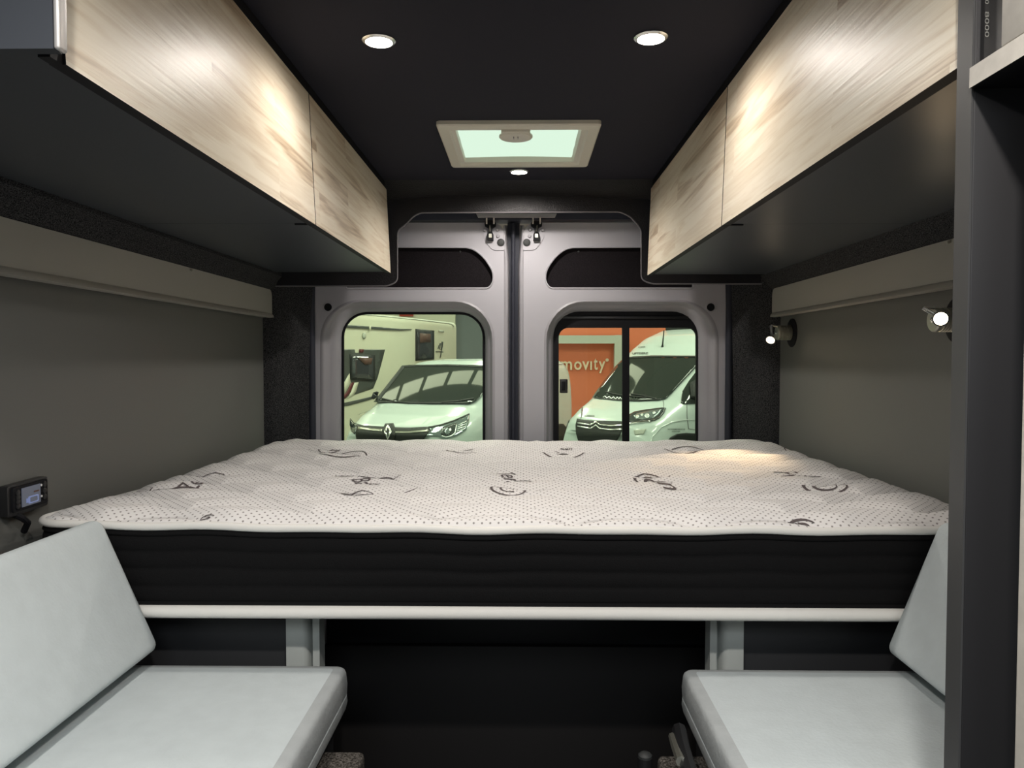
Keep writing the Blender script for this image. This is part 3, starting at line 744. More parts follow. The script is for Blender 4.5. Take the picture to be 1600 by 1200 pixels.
def backrest(label, A, B, y0, y1, th, mirror):
    """slab leaning on the wall; A upper front edge, B lower front edge in (x, z)"""
    root = thing('backrest_cushion', label, 'cushion', (B[0], (y0 + y1) / 2, B[1]), 'leaning backrest cushions')
    A, B = Vector(A), Vector(B); d = (A - B); L = d.length; d.normalize(); n = Vector((d.y, -d.x))
    if n.x * (1 if not mirror else -1) < 0: n = -n        # towards the aisle
    sec = rounded([tuple(B - n * th + d * .034), tuple(B), tuple(A), tuple(A - n * th * .75)], [.02, .020, .020, .03], 6)
    def ring(y, ins):
        c = (A + B) / 2 - n * th / 2
        return [((x - c.x) * (1 - ins / .12) + c.x, y, (z - c.y) * (1 - ins / .30) + c.y) for x, z in sec]
    bm = bmesh.new(); loft(bm, [ring(y0, .012), ring(y0 + .004, .004), ring(y0 + .012, 0), ring(y1 - .014, 0), ring(y1 - .006, .003), ring(y1 - .001, .009), ring(y1, .014)], True, True, True)
    link('cover', bm, M['cushion'], root, 40)
    return root
backrest('pale grey backrest cushion leaning on the wall under the display', (-.772, hz(-.288)), (-.662, hz(-.531)), .55, 1.380, .10, False)
backrest('pale grey backrest cushion leaning behind the tall black cabinet', (.752, hz(-.288)), (.652, hz(-.531)), .82, 1.385, .10, True)

# bench boxes
def bench(label, xi, xo, s, y0=.70):
    root = thing('bench_box', label, 'bench', ((xi + xo) / 2, 1.05, 0))
    link('box', bx((xi, y0, 0), (xo, 1.40, hz(-.663)), .004), M['bedpanel'], root)
    link('lid', bx((xi + s * .012, y0, hz(-.6625)), (xo, 1.395, hz(-.6485)), .003), M['gap'], root)
    return root
lb_ = bench('dark bench box under the seat cushion below the display', -.352, -.79, -1)
rb_ = bench('dark bench box under the seat cushion beside the tall black cabinet', .318, .77, 1, .805)
c = P(560, 1172, 1.30)
bm = bx((-.35, 1.10, 0), (P(571, 1190, 1.30).x, 1.30, c.z), .010, 3); link('carpet_step', bm, M['carpet2'], lb_)
bm = bx((P(1026, 1190, 1.30).x, 1.10, 0), (.315, 1.30, P(1040, 1178, 1.30).z), .010, 3); link('carpet_step', bm, M['carpet2'], rb_)
bm = bmesh.new(); tube(bm, [P(1050, 1150, 1.26), P(1056, 1166, 1.22), P(1064, 1190, 1.16)], [.006, .008, .008], 8); link('hinge_bracket', bm, M['zinc'], rb_)
bm = bmesh.new(); tube(bm, [P(1061, 1140, 1.28), P(1066, 1166, 1.22), P(1080, 1215, 1.12)], .012, 8); link('hinge_arm', bm, M['plastic'], rb_)
c = PZ(1008, 1176, P(1008, 1176, 1.30).z)
root = thing('table_leg', 'short black tubular table leg standing beside the bench', 'table leg', (c.x, c.y, 0))
bm = bmesh.new(); lathe(bm, [(.018, 0), (.018, .01), (.0125, .016), (.0125, c.z - .008)], (c.x, c.y, 0), (0, 0, 1), 24); link('tube', bm, M['plastic'], root)
bm = bmesh.new(); lathe(bm, [(.0118, 0), (.0118, .004), (.009, .007), (.003, .009)], (c.x, c.y, c.z - .008), (0, 0, 1), 24); link('cap', bm, M['dkplug'], root)

# ================================================================== DISPLAY PANEL
def on_wall(px, py, X=-.958): return PX(px, py, X)
XD = -.955
q = [on_wall(13, 762, XD), on_wall(72, 746, XD), on_wall(70, 788, XD), on_wall(14, 804, XD)]
cen = sum(q, Vector()) / 4
root = thing('control_display', 'black battery control display with small screen on grey wall', 'display', cen)
ex, ey = (q[1] - q[0]), (q[3] - q[0])
def dq(u, w, out=0.): return q[0] + ex * u + ey * w + Vector((out, 0, 0))
def dbox(u0, w0, u1, w1, o0, o1, rnd=0.):
    poly = rounded([(u0, w0), (u1, w0), (u1, w1), (u0, w1)], rnd, 4) if rnd else [(u0, w0), (u1, w0), (u1, w1), (u0, w1)]
    bm = bmesh.new(); prism(bm, [dq(u, w, o0) for u, w in poly], (o1 - o0, 0, 0)); return bm
link('mount_plate', dbox(-.01, 0, 1.01, 1.05, -.020, -.0155, .05), M['gap'], root, 30)
hs = link('housing', dbox(-.03, -.05, 1.03, 1.12, -.015, 0, .07), M['plastic'], root, 30)
link('bezel', dbox(.06, .04, .98, .98, 0, .004, .06), M['gap'], root, 30)
sc = link('screen', dbox(.27, .14, .76, .86, .004, .0055), M['screen'], root, 30)
link('battery_icon', dbox(.42, .52, .70, .80, .0055, .0062, .05), M['icon'], sc, 30)
link('battery_icon', dbox(.47, .57, .66, .75, .0062, .0066, .03), M['screen'], sc, 30)
link('battery_icon', dbox(.37, .58, .43, .74, .0055, .0062), M['icon'], sc, 30)
link('reading_line', dbox(.58, .36, .72, .42, .0055, .0060), M['blind'], sc, 30)
for u, w in ((.17, .27), (.17, .44), (.17, .60), (.17, .78), (.88, .22), (.88, .48), (.88, .72)):
    bm = bmesh.new(); lathe(bm, [(.0062, 0), (.0062, .002), (.0045, .003)], dq(u, w, .004), (1, 0, 0), 14); b_ = link('button', bm, M['plastic'], root)
for u, w in ((.17, .44), (.17, .62), (.795, .22), (.795, .66)):
    bm = bmesh.new(); lathe(bm, [(.0024, 0), (.0024, .001)], dq(u, w, .0045), (1, 0, 0), 10); link('indicator', bm, M['button'], root)
bm = bmesh.new(); tube(bm, [dq(.2, 1.05, -.008), dq(.3, 1.3, .004), dq(.42, 1.52, .004), dq(.5, 1.9, -.01)], .006, 8); link('cable', bm, M['gap'], root)

# ================================================================== READING LAMPS
def reading_lamp(label, base, head, aim, lens_e, size_deg, power):
    """base on the wall, head lens centre, aim point"""
    root = thing('reading_lamp', label, 'lamp', base, 'wall reading lamps')
    ax = Vector((-1, 0, 0)); b = Vector(base); h = Vector(head); d = (Vector(aim) - h).normalized()
    bm = bmesh.new(); lathe(bm, [(.050, .0), (.050, .003), (.047, .005), (.010, .0055)], b, ax, 40); link('wall_plate', bm, M['gap'], root)
    bm = bmesh.new(); pf = [(.022, .005)]
    for i in range(6): pf += [(.0265, .008 + i * .006), (.0265, .0105 + i * .006), (.0245, .0115 + i * .006), (.0245, .0132 + i * .006)]
    pf += [(.0265, .046), (.0265, .052), (.024, .055), (.004, .056)]
    lathe(bm, pf, b, ax, 32); bd = link('body', bm, M['zinc'], root, 30)
    bm = bmesh.new(); lathe(bm, [(.006, 0), (.006, .003), (.003, .005)], b + Vector((-.056, -.004, 0)), ax, 12); link('switch', bm, M['chrome'], bd)
    sh = b + Vector((-.050, 0, .022)); el = Vector((sh.x - .026, sh.y - .004, sh.z + .003))
    back = h - d * .022
    bm = bmesh.new(); tube(bm, [sh, sh.lerp(el, .6), el], .0038, 8); ar = link('bracket', bm, M['chrome'], root)
    for k in (-1, 1):
        off = Vector((0, .007 * k, 0)); bm = bmesh.new(); tube(bm, [el + off, el.lerp(back, .5) + off, back + off * .8], .0022, 8); link('bracket_arm', bm, M['chrome'], ar)
    bm = bmesh.new(); lathe(bm, [(.006, -.026), (.011, -.022), (.0155, -.008), (.0165, 0), (.0165, .002), (.0135, .002), (.0125, -.002)], h, d, 28, True, False); hd_ = link('lamp_head', bm, M['chrome'], root)
    bm = bmesh.new(); lathe(bm, [(.0125, -.002), (.0120, .000), (.006, .0012)], h, d, 24); link('lens', bm, M['warm'], hd_)
    l = bpy.data.lights.new('reading_beam', 'SPOT'); l.energy = power; l.color = (1, .72, .42); l.spot_size = math.radians(size_deg); l.spot_blend = .9; l.shadow_soft_size = .010
    o = bpy.data.objects.new('reading_beam', l); COL.objects.link(o); o.location = h + d * .014; o.rotation_euler = d.to_track_quat('-Z', 'Y').to_euler()
    return root
b1 = PX(1238, 520, .945)
reading_lamp('silver reading lamp tilted down at the mattress, on round black wall plate', b1, P(1204, 531, b1.y - .03), PZ(1132, 707, hz(-.28)), 1, 48, 17)
b2 = PX(1497, 500, .945)
reading_lamp('silver reading lamp shining into the room, half behind the tall black cabinet', b2, P(1470, 498, b2.y - .035), (.25, .25, H - .15), 1, 60, .6)

# ================================================================== TALL CABINET
XC = .443
yN = [PX(x, 500, XC).y for x in (1513, 1489)]
root = thing('tall_cabinet', 'tall black cabinet side with pale open locker at its top', 'cabinet', (.67, .60, 0))
pn = bx((XC + .0012, yN[0], 0), (.90, yN[1], ROOF - .002), .0015); link('side_panel', pn, M['cabpanel'], root)
link('edge_strip', bx((XC - .001, yN[0] + .0005, .0), (XC + .0012, yN[1] - .0005, ROOF - .002)), M['postedge'], root)
zs0 = PX(1521, 138, XC).z; zs1 = PX(1521, 107, XC).z
ydv = PX(1571, 60, XC).y
bm = bx((XC - .004, .15, zs0), (.90, yN[0] - .0006, zs1))
bmesh.ops.recalc_face_normals(bm, faces=bm.faces[:])
for f in bm.faces: f.material_index = 1 if f.normal.z < -.9 else 0  # underside coloured black for the shade below the locker
lk = link('locker_floor', bm, [M['lockeredge'], M['edge']], root)
link('locker_front', bx((XC - .004, .15, zs1 + .0006), (XC + .014, ydv, ROOF - .002), .001), M['lockeredge'], root)
rc = bx((XC + .006, ydv - .004, zs1 + .0006), (XC + .016, yN[0] - .0008, ROOF - .002)); rec = link('recess_plate', rc, M['plastic'], root)
for s_, (ya_, yb_), tx in (((0), (18, 58), '0008'), ((1), (0, 6), '0')):
    me, uv = unit_text(tx)
    for v_, (u_, w_, _) in zip(me.vertices, uv):
        px, py = 1539 + w_ * 6.5, yb_ + u_ * (ya_ - yb_); p = PX(px, py, XC + .0055); v_.co = p
    link('lettering', me, M['whitetext'], rec, None)
ybs = PX(1597, 640, XC).y
link('front_stile', bx((XC, ybs - .055, 0), (XC + .018, ybs, zs0 - .0006), .001), M['lockeredge'], root)

# ================================================================== SHOWROOM OUTSIDE
GZ = -.70
struct('ground', bx((-14, 3.4, GZ - .05), (16, 25, GZ)), M['ground'])
wb = struct('wall_back', bx((P(712, 500, 24).x, 24, GZ), (14, 24.2, 5.2)), M['slate'])
struct('wall_side', bx((-14, 23.8, GZ), (P(712.3, 500, 24).x - .002, 24.2, 5.2)), M['whitewall'])
oy = 16.0
so = struct('wall_orange', bx((P(830, 500, oy).x, oy, GZ), (9.5, oy + .2, 4.6)), M['orange'])
sceil = struct('ceiling_showroom', bx((-14, 3.4, 4.6), (16, 25, 4.7)), M['shceil'])
by = oy - .25
root = thing('wall_frame', 'pale green grey beam and post framing the orange wall', 'beam', (P(966, 560, by).x, by, GZ))
link('beam', bx(P(800, 524, by), P(973, 537, by + .2)), M['beam'], root)
link('post', bx(Vector((P(960.5, 560, by).x, by + .002, GZ)), P(972.5, 524, by + .198)), M['beam'], root)
# lettering on the orange wall
root = thing('wall_sign', 'cream lettered sign on the orange wall under the pale beam', 'sign', (P(915, 570, oy).x, oy, P(915, 583, oy).z))
xs_ = {'m': (877, 893.6), 'o': (897, 908.5), 'v': (909.5, 920.5), '\u0131': (922, 924.6), 't': (927.5, 933.5), 'y': (935.5, 945.3)}
for ch, (xa, xb_) in xs_.items():
    y0_, y1_ = {'t': (560, 578), 'y': (564.5, 583)}.get(ch, (564.5, 578))
    me, uv = unit_text(ch, 0, .02, .012)
    zz = [z for _, _, z in uv]; z0 = min(zz)
    for v_, (u_, w_, z_) in zip(me.vertices, uv):
        v_.co = P(xa + u_ * (xb_ - xa), y1_ + w_ * (y0_ - y1_), oy - .002); v_.co.y -= (z_ - z0) * 1.2
    link('letter', me, M['lettering'], root, None)
bm = bmesh.new(); lathe(bm, [(.034, 0), (.034, .03), (.02, .03)], P(948.5, 562.5, oy - .002), (0, -1, 0), 16); link('letter_mark', bm, M['lettering'], root)

# ------------------------------------------------------------------ vans
def smooth(a, k):
    ker = np.ones(k) / k; return np.convolve(np.pad(a, (k // 2, k - 1 - k // 2), mode='edge'), ker, 'valid')
def van_body(zt_pts, w_pts, length, zb, tum, z_t0, n=96, expo=5.5, bow=0., up_bow=None):
    """lofted body, local x back from the nose (0) to -length, y sideways, z up from the ground"""
    t = np.concatenate([np.linspace(0, 1, 20) ** 2 * .35, np.linspace(.35, 2.7, 70)[1:], np.linspace(2.7, length, 24)[1:]])
    zt_ = np.interp(t, *zip(*zt_pts)); w = np.interp(t, *zip(*w_pts))
    loops = []
    for k, x in enumerate(t):
        zc, h = (zt_[k] + zb) / 2, (zt_[k] - zb) / 2; lp = []
        for i in range(n):
            a = 2 * math.pi * i / n; c_, s_ = math.cos(a), math.sin(a)
            y = w[k] * math.copysign(abs(c_) ** (2 / expo), c_); z = zc + h * math.copysign(abs(s_) ** (2 / expo), s_)
            y *= 1 - tum * min(1, max(0, (z - z_t0) / .95)) ** 1.3
            kz = min(1, max(0, (z - 1.1) / .35)); bq = bow * (1 - kz) + (bow if up_bow is None else up_bow) * kz
            xo = -x - bq * (abs(y)) ** 2.2 * max(0, 1 - x / 2.6) * (.6 + .4 * min(1, max(0, (z - .6) / .3)))
            lp.append((xo, y, z))
        loops.append(lp)
    return loops
def place_van(loops, nose, theta):
    """heading of the nose is (-sin, -cos) of theta"""
    hx, hy = -math.sin(theta), -math.cos(theta); lx, ly = math.cos(theta), -math.sin(theta)
    f = lambda p: (nose.x + p[0] * hx + p[1] * lx, nose.y + p[0] * hy + p[1] * ly, GZ + p[2])
    return [[f(p) for p in lp] for lp in loops], f
def wheel(root, f, x, y, r=.34, wd=.22):
    s = 1 if y > 0 else -1; a = Vector(f((x, 0, 0))); b = Vector(f((x, 1, 0))); ax = (b - a).normalized() * s
    c_ = Vector(f((x, y - s * wd, r)))
    bm = bmesh.new(); lathe(bm, [(r * .62, 0), (r * .95, .01), (r, .04), (r, wd - .04), (r * .95, wd - .01), (r * .64, wd)], c_, ax, 40); w_ = link('wheel', bm, M['tyre'], root)
    bm = bmesh.new(); lathe(bm, [(r * .62, wd - .02), (r * .58, wd - .005), (r * .25, wd - .03), (r * .12, wd + .005), (.01, wd + .006)], c_, ax, 40); link('rim', bm, M['alu'], w_)

# --- van in front of the display-side rear window
th1 = math.radians(21.2); nose1 = P(606, 668, 9.75); nose1.z = 0
L1, f1 = place_van(van_body([(0, .98), (.05, 1.03), (.15, 1.08), (.45, 1.20), (.80, 1.30), (.92, 1.35), (1.80, 1.86), (2.0, 1.915), (2.4, 1.94), (4.9, 1.95)],
                            [(0, .80), (.05, .84), (.15, .88), (.4, .93), (.9, .955), (4.7, .955), (4.9, .90)], 4.9, .28, .11, 1.2, bow=.42, up_bow=.22), nose1, th1)
bm = bmesh.new(); loft(bm, L1, True, True, True); B1 = bvh_of(bm)
v1 = thing('delivery_van', 'white van with diamond badge parked outside the window on the display side', 'van', (nose1.x, nose1.y, GZ))
link('body', bm, M['vanpaint'], v1, 60)
for x, y in ((-.95, .94), (-.95, -.94), (-4.05, .94), (-4.05, -.94)): wheel(v1, f1, x, y)
ws = lay('windscreen', [(584, 628), (592, 618), (628, 571.5), (640, 570.5), (700, 569.5), (760, 571), (783, 575), (781, 580), (762, 604), (752, 618), (744, 626), (734, 630.5), (690, 630.5), (640, 630), (600, 629)], B1, M['vanglass'], v1, .03, .008, 7, fit=3)
B1w = bvh_mesh(ws)
lay_line('wiper', [(596, 622), (618, 627.5), (640, 629)], 1.6, B1w, M['vanblack'], ws, .03)
lay_line('wiper', [(690, 628), (716, 626), (740, 622)], 1.4, B1w, M['vanblack'], ws, .03)
lay_line('pillar_trim', [(589, 626), (603, 608), (630, 573)], 4.5, B1w, M['vanblack'], ws, .02)
lay_line('header_trim', [(629, 572.6), (660, 571.3), (700, 570.8), (760, 572.5)], 1.8, B1w, M['vanblack'], ws, .02)
lay_line('scuttle', [(588, 627.4), (640, 628.8), (690, 629.2), (732, 629)], 2.2, B1w, M['vanblack'], ws, .02)
hl = lay('headlamp', [(666, 681), (674, 672), (669, 668), (687, 665), (710, 657.5), (733.5, 647), (732, 660), (728.5, 672), (722, 677), (714, 681.5), (700, 685.5), (692, 685.5), (684, 681.5)], B1, M['lamp'], v1, .014, .01, 4)
lay('housing', [(690, 668), (713, 660), (712, 676), (698, 682), (688, 679)], B1, M['lampdark'], hl, .024, .004, 4, 3)
lay('projector', [(699 + 4.4 * math.cos(a * .5236), 673.5 + 5 * math.sin(a * .5236)) for a in range(12)], B1, M['lamp'], hl, .034, .004, 3)
lay('projector', [(703.5 + 2. * math.cos(a * .7854), 671.5 + 2.4 * math.sin(a * .7854)) for a in range(8)], B1, M['lampwhite'], hl, .044, .004, 3)
lay_line('light_guide', [(713.5, 664), (711, 676), (706, 681), (697, 683), (690, 681)], 1.5, B1, M['lampwhite'], hl, .036)
for k in range(4): lay_line('led_row', [(715.5 - k * .5, 664.5 + k * 3.0), (729 - k * .8, 658 + k * 4.0)], 1.2, B1, M['lampwhite'], hl, .034)
lay_line('upper_edge', [(669, 667.5), (687, 664.2), (710, 656.8), (733.5, 646.5)], 1.6, B1, M['vanblack'], hl, .036)
hr = lay('headlamp', [(546.5, 655), (551, 661), (558, 666), (558, 671), (554, 678.5), (549, 674), (546.5, 664)], B1, M['lampdark'], v1, .014, .01, 3)
gr = lay('grille', [(556, 664), (575, 666.5), (600, 667.5), (640, 668.5), (668, 667), (674, 672), (666, 681), (662, 687), (660, 700), (560, 700), (556, 680), (557, 670)], B1, M['vanblack'], v1, .014, .01, 5)
lay_line('chrome_bar', [(559, 668.5), (580, 671), (597, 672.5)], 3.6, B1, M['zinc'], gr, .03)
lay_line('chrome_bar', [(616, 675), (640, 675.2), (669, 672.5)], 2.6, B1, M['zinc'], gr, .03)
lay_line('lower_bar', [(570, 693), (610, 695), (650, 694)], 2., B1, M['greydetail'], gr, .03)
em = lay('badge_field', [(598, 670), (602, 662), (615, 661.5), (618, 670), (617, 684), (611, 692), (602, 692), (598, 684)], B1, M['vanblack'], v1, .032, .008, 4)
c0 = [(606, 662.5), (612, 674.5), (606, 687.5), (600, 674.5)]; ci = [(606, 667.5), (608.8, 674.5), (606, 682), (603.2, 674.5)]
for k in range(4):
    a, b_ = k, (k + 1) % 4
    lay('badge_side', [c0[a], c0[b_], ci[b_], ci[a]], B1, M['chrome'], em, .05, .012, 4)
lay('mirror_housing', [(580, 622), (583, 613.5), (588, 611.5), (592, 612.5), (590, 619), (584, 624)], B1, M['vanblack'], v1, .05, .06, 3)
lay('lower_trim', [(866, 700), (867, 668), (874, 662), (880, 662), (885, 668), (889.5, 656), (890.5, 700)], B1, M['vanblack'], v1, .02, .01, 4)
lay_line('gutter_mark', [(868, 569.3), (874, 569.3), (881, 569.8)], 1.0, B1, M['greydetail'], v1, .012, .004)
lay_line('bonnet_crease', [(560, 648), (580, 640), (592, 633)], .8, B1, M['beam'], v1, .006, .003)
lay_line('bonnet_gap', [(547, 654), (553, 661), (566, 665), (600, 667.3)], 1.2, B1, M['vanblack'], v1, .012, .003)

# --- motorhome behind it
pa, pb = P(500, 560, 13.2), P(713, 560, 19.0)
dirv = (pb - pa); dirv.z = 0; dirv.normalize(); nrm = Vector((dirv.y, -dirv.x, 0))      # towards the eye
if nrm.dot(Vector((0, -1, 0))) < 0: nrm = -nrm
A_ = pa - dirv * 3.0; Bq = pb.copy(); ztop = P(713, 503.5, 19.0).z
mh = thing('motorhome', 'cream motorhome with dark side windows parked behind the white diamond badge van', 'motorhome', ((A_.x + Bq.x) / 2 - nrm.x, (A_.y + Bq.y) / 2 - nrm.y, GZ))
prof = rounded([(0, GZ + .32), (0, ztop), (-2.25, ztop), (-2.25, GZ + .32)], [.08, .16, .16, .08], 6)
bm = bmesh.new(); loft(bm, [[(A_ + nrm * o_).to_tuple()[:2] + (z_,) for o_, z_ in prof], [(Bq + nrm * o_).to_tuple()[:2] + (z_,) for o_, z_ in prof]], True, True, True)
bm2 = bm.copy(); BM = bvh_of(bm2)
link('coachwork', bm, M['home'], mh, 30)
for k_ in (.15, .8):
    c_ = A_.lerp(Bq, k_) - nrm * .05; c_.z = GZ + .33; bm = bmesh.new(); lathe(bm, [(.2, 0), (.31, .01), (.33, .04), (.33, .20), (.2, .22)], c_ - nrm * .2, nrm, 32); link('wheel', bm, M['tyre'], mh)
w_ = lay('window', [(649.5, 514), (678, 516.5), (678, 561.5), (649.5, 564)], BM, M['vanblack'], mh, .02, .02, 12)
lay('glazing', [(652.5, 518), (675.5, 520), (675.5, 558.5), (652.5, 561)], BM, M['homeglass'], w_, .05, .01, 12)
lay('blind', [(656, 520.5), (673, 521.8), (673, 535), (656, 535.5)], BM, M['blind'], w_, .07, .008, 12)
dc = lay('side_decal', [(520, 546), (554, 546), (555, 551), (562, 551), (562, 546), (601.5, 546.3), (598, 560), (590, 590), (583, 607), (553, 617), (520, 624)], BM, M['decal'], mh, .012, .006, 12)
w_ = lay('window', [(547, 553.5), (585.5, 555), (585.5, 596), (547.5, 593)], BM, M['vanblack'], mh, .03, .02, 12)
lay('glazing', [(550, 556.5), (583, 558), (583, 592.5), (550, 590)], BM, M['homeglass'], w_, .06, .01, 12)
lay('blind', [(559, 558.5), (582, 559.5), (580, 569), (570, 570)], BM, M['blind'], w_, .08, .008, 12)
lay('flash_stripe', [(546, 583), (548, 598), (541, 612), (537, 618), (530, 622), (530, 612)], BM, M['home'], mh, .024, .004, 12)
lay('flash_stripe', [(548.5, 598), (553.5, 597), (548, 613), (541, 622), (530, 628), (530, 623), (537, 618), (542, 612)], BM, M['maroon'], mh, .026, .004, 12)
lay('flash_stripe', [(554, 598), (560.5, 597), (556, 612), (552, 618), (542, 623), (548, 613)], BM, M['home'], mh, .026, .004, 12)
lay_line('awning_rail', [(530, 509.5), (560, 511), (600, 513.5), (625, 515.2), (643, 514.6)], [4.4, 4.2, 3.6, 2.4, .6], BM, M['decal'], mh, .03, .02)
lay('awning_joint', [(577, 509), (579.5, 509), (579.5, 516), (577, 516)], BM, M['home'], mh, .06, .01)
lay('vent', [(569 + 2.6 * math.cos(a * .5236), 524.5 + 5 * math.sin(a * .5236)) for a in range(12)], BM, M['beam'], mh, .03, .02)
lay('side_lamp', [(562, 545.5), (567.5, 545.5), (567.5, 550.5), (562, 550.5)], BM, M['maroon'], mh, .04, .02)
lay_line('roof_gutter', [(560, 491.2), (600, 494.2), (650, 499.2), (700, 505), (706, 506.5), (709, 510)], 1.1, BM, M['beam'], mh, .02, .02)
lay_line('low_dark_band', [(520, 636), (548, 630), (570, 624.5), (590, 619)], [6, 5.5, 4.5, 3.5], BM, M['decal'], mh, .02, .008)  # dark band along the lower side, narrowing to the right
lay_line('script_emblem', [(681, 549.5), (686, 549.2), (692.5, 550)], 1.2, BM, M['decal'], mh, .02, .006)
for pts_ in ([(688, 559), (690, 548), (691.5, 540), (692, 534)], [(684.5, 545), (686, 540), (688, 536)], [(686.5, 546), (688, 541), (689, 536.5)], [(689, 547), (690.5, 540), (690.5, 533.5)]): lay_line('script_emblem', pts_, 1.0, BM, M['decal'], mh, .022, .006)
lay('maker_plate', [(685, 515.5), (694, 516.5), (693.5, 519.5), (685.5, 518.5)], BM, M['beam'], mh, .02, .006)
a_, b_ = P(624, 487, 23.7), P(646, 494.5, 23.78)
root = thing('sign_board', 'small red sign strip on the white wall above the motorhome roof', 'sign', ((a_.x + b_.x) / 2, 23.74, b_.z))
link('board', bx(a_, b_, .01), M['redsign'], root)

# --- high roof camper outside the sliding window
th2 = math.radians(47); nose2 = P(930, 664, 10.9); nose2.z = 0
L2, f2 = place_van(van_body([(0, .90), (.04, 1.0), (.12, 1.08), (.35, 1.20), (.62, 1.32), (.74, 1.38), (1.50, 2.00), (1.75, 2.18), (2.0, 2.32), (2.4, 2.44), (2.9, 2.50), (6, 2.52)],
                            [(0, .78), (.04, .83), (.12, .88), (.35, .95), (.8, 1.0), (1.2, 1.02), (6, 1.02)], 6.0, .28, .10, 1.2, bow=.36, up_bow=.26), nose2, th2)
bm = bmesh.new(); loft(bm, L2, True, True, True); B2 = bvh_of(bm)
v2 = thing('camper_van', 'white high roof camper van with chevron badge outside the black framed sliding window', 'van', (nose2.x, nose2.y, GZ))
link('body', bm, M['vanpaint'], v2, 60)
for x, y in ((-.95, 1.0), (-.95, -1.0), (-4.9, 1.0), (-4.9, -1.0)): wheel(v2, f2, x, y)
ws = lay('windscreen', [(925.5, 621), (940, 600), (962, 572), (974, 560.5), (990, 557), (1020, 555.6), (1092, 556), (1100, 558), (1080, 580), (1062, 600), (1050, 613), (1040, 622), (1028, 625.2), (1000, 626.6), (965, 626), (938, 624)], B2, M['vanglass'], v2, .03, .008, 7, fit=3)
B2w = bvh_mesh(ws)
lay_line('wiper', [(946, 612), (968, 617), (1010, 621)], 1.6, B2w, M['vanblack'], ws, .03)
lay_line('wiper', [(985, 615), (1004, 617.5), (1024, 622.5)], 1.6, B2w, M['vanblack'], ws, .03)
lay_line('header_trim', [(973, 562.5), (981, 559.5), (991, 558.2), (1020, 557), (1090, 557.2)], 2.4, B2w, M['vanblack'], ws, .02)
lay_line('scuttle', [(928, 621), (938, 622.8), (965, 624.9), (1000, 625.5), (1030, 623.5)], 1.8, B2w, M['vanblack'], ws, .02)
lay('side_window', [(1064, 629), (1066, 612), (1076, 596), (1092, 575), (1110, 570), (1110, 630), (1068, 631.5)], B2, M['vanglass'], v2, .012, .008, 5)
lay('mirror_housing', [(1078, 600), (1090, 593), (1096, 606), (1094, 622), (1080, 622)], B2, M['vanblack'], v2, .05, .06, 5, 3)
hl = lay('headlamp', [(980, 653), (984, 647), (992, 643), (1010, 640), (1034, 637), (1040.5, 637.3), (1038, 645), (1031, 653), (1022, 657.5), (1012, 658.5), (1000, 657), (982, 660)], B2, M['lampdark'], v2, .014, .01, 4)
lay('reflector', [(990, 650), (996, 645.5), (1012, 642), (1034, 639.2), (1030, 646), (1022, 653), (1006, 655.5), (994, 654.5)], B2, M['lamp'], hl, .028, .004, 4)
for cx_, cy_, r_2 in ((996, 650.5, 2.6), (1003, 648, 2.2), (1011, 649.5, 4), (1022, 645, 2.4)): lay('bulb_bowl', [(cx_ + r_2 * math.cos(a * .7854), cy_ + r_2 * .9 * math.sin(a * .7854)) for a in range(8)], B2, M['lampwhite'], hl, .04, .004, 3)
lay_line('lower_edge', [(981, 661.5), (1000, 659), (1013, 657.5), (1018, 658.5)], 1.5, B2, M['chrome'], hl, .03)
lay('headlamp', [(908, 645), (909, 637.5), (911, 636.5), (909.8, 648), (907.5, 654)], B2, M['lampdark'], v2, .014, .01, 3)
gr = lay('grille', [(902, 654), (912, 656), (930, 657.5), (972, 658.5), (983, 659), (980, 668), (972, 671.5), (968, 682), (963, 690), (904, 690), (900, 676), (899.5, 664)], B2, M['vanblack'], v2, .014, .01, 5)
lay_line('chrome_bar', [(902, 660.5), (915, 663), (923, 664), (931, 658.8), (937, 663.5), (955, 665.2), (975, 663.5)], 2.0, B2, M['chrome'], gr, .034, .008)
lay_line('chrome_bar', [(902, 665.5), (915, 668.5), (923, 669.3), (931, 664), (937, 669.5), (955, 671.3), (974, 670.5)], 2.0, B2, M['chrome'], gr, .034, .008)
lay_line('bumper_crease', [(980, 663), (1000, 660.5), (1016, 659.5)], 1.2, B2, M['lampwhite'], v2, .01, .004)
lay('fog_recess', [(990, 672), (1010, 670), (1006, 678), (992, 680)], B2, M['beam'], v2, .01, .004)
lay('wheel_arch', [(1043, 690), (1048, 683), (1058, 678), (1072, 676.5), (1100, 678), (1100, 700), (1043, 700)], B2, M['vanblack'], v2, .02, .01, 5)
lay_line('arch_edge', [(1014, 700), (1020, 682), (1034, 667), (1050, 659.5), (1070, 656), (1090, 655.5)], 1.4, B2, M['lampwhite'], v2, .012, .006)
lay_line('wing_gap', [(1036, 625), (1037, 632), (1036, 640)], .7, B2, M['greydetail'], v2, .008, .003)
lay_line('door_gap', [(1073, 628), (1073.5, 650), (1076, 670), (1090, 672)], .8, B2, M['greydetail'], v2, .008, .003)
lay_text('lettering', 'UPTDERZ', 988, 550.6, 1012.5, 553.8, B2, M['decal'], v2, -.6, .02)
lay_text('lettering', '4-3000', 997, 541.2, 1008, 543.2, B2, M['decal'], v2, -.3, .02)
lay_text('lettering', 'SUMMER', 912, 647.6, 929, 650.2, B2, M['decal'], v2, 1.2, .02, .2)
lay_text('lettering', 'WOHNMOBILE.DE', 1043, 669.6, 1070.5, 672.0, B2, M['decal'], v2, 0., .02)
lay_text('lettering', 'CENTER', 1050, 673.2, 1063, 675.2, B2, M['decal'], v2, 0., .02)
bm = bmesh.new(); d0 = ray(1035, 542); h0 = B2.ray_cast(CAM, d0)[0]; ae = h0 + (P(1037.5, 516, h0.y) - h0)
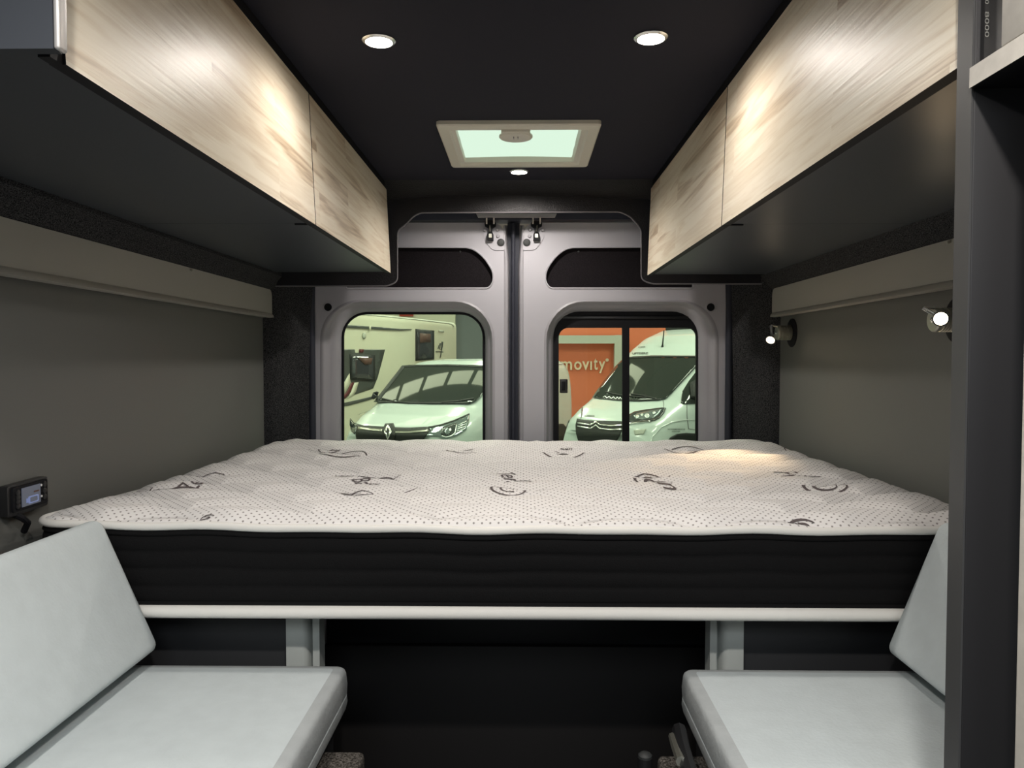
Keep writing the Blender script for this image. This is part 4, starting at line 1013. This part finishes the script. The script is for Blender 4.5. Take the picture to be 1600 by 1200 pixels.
tube(bm, [h0, h0.lerp(ae, .15), ae], [.022, .012, .008], 8); link('aerial', bm, M['vanblack'], v2)
# roof box / rooflight on top
def fbox(x0_, x1_, y0_, y1_, z0_, z1_):
    b_ = bmesh.new(); box(b_, (x0_, y0_, z0_), (x1_, y1_, z1_), .03, 2)
    for v_ in b_.verts: v_.co = f2(v_.co)
    return b_
link('rooflight', fbox(-3.3, -2.35, -.55, .45, 2.40, 2.58), M['vanblack'], v2, 30)

# ================================================================== LIGHT
def area(name, loc, rot, sx, sy, e, c):
    l = bpy.data.lights.new(name, 'AREA'); l.shape = 'RECTANGLE'; l.size = sx; l.size_y = sy; l.energy = e; l.color = c
    o = bpy.data.objects.new(name, l); COL.objects.link(o); o.location = loc; o.rotation_euler = rot; return o
for x in (-5.5, -1.0, 3.5):
    for y in (6.2, 10.5, 15.0, 19.8):
        area('showroom_tube_light', (x, y, 4.55), (0, 0, 0), .5, 2.6, 104, (1, .99, .94))
area('front_fill', (-.02, -.62, ROOF - .02), (0, 0, 0),   .9, .9, 19, (.90, .965, 1))  # unseen fill light added behind the eye for cushions and walls
# unseen spots added behind the eye to brighten cupboards and cushions
for x in (-.29, .25):
    l = bpy.data.lights.new('fill_spot', 'SPOT'); l.energy = 24; l.color = (1, .94, .87); l.spot_size = math.radians(168); l.spot_blend = .8; l.shadow_soft_size = .025
    o = bpy.data.objects.new('fill_spot', l); COL.objects.link(o); o.location = (x, .35, ROOF - .012)

# unseen glowing panels added overhead to reflect as bars in the windscreens
sk = sroot('reflection_panels', (-2.0, 13.4, 4.58))
for k in range(6):
    xa, xb_ = -4.9 + .9 * k, -4.15 + .9 * k; ya_, yb_ = 14.75 - .515 * k, 14.32 - .515 * k
    bm = bmesh.new(); prism(bm, [(xa, ya_, 4.58), (xb_, yb_, 4.58), (xb_ + .10, yb_ + .45, 4.58), (xa + .10, ya_ + .45, 4.58)], (0, 0, .015)); link('pane', bm, M['reflglow'], sk, None)
bm = bmesh.new(); prism(bm, [(-.3, 15.7, 4.58), (.05, 14.3, 4.58), (.30, 14.3, 4.58), (.0, 15.7, 4.58)], (0, 0, .015)); link('pane', bm, M['reflglow'], sk, None)  # added for the pale slanted reflection in the camper windscreen
w = bpy.data.worlds.new('showroom_air'); scene.world = w; w.use_nodes = True
w.node_tree.nodes['Background'].inputs[0].default_value = (.85, .95, 1, 1); w.node_tree.nodes['Background'].inputs[1].default_value = .18

# ================================================================== CAMERA
cam = bpy.data.cameras.new('camera'); co = bpy.data.objects.new('camera', cam); COL.objects.link(co)
cam.sensor_fit = 'HORIZONTAL'; cam.sensor_width = 36; cam.lens = 36 * F / 1600; cam.clip_start = .02
co.location = CAM; co.rotation_euler = (math.pi / 2 - PITCH, 0, YAW)
scene.camera = co
vs = scene.view_settings
vs.view_transform = 'Standard'; vs.look = 'None'; vs.gamma = 1; vs.use_curve_mapping = False; vs.exposure = 0.42
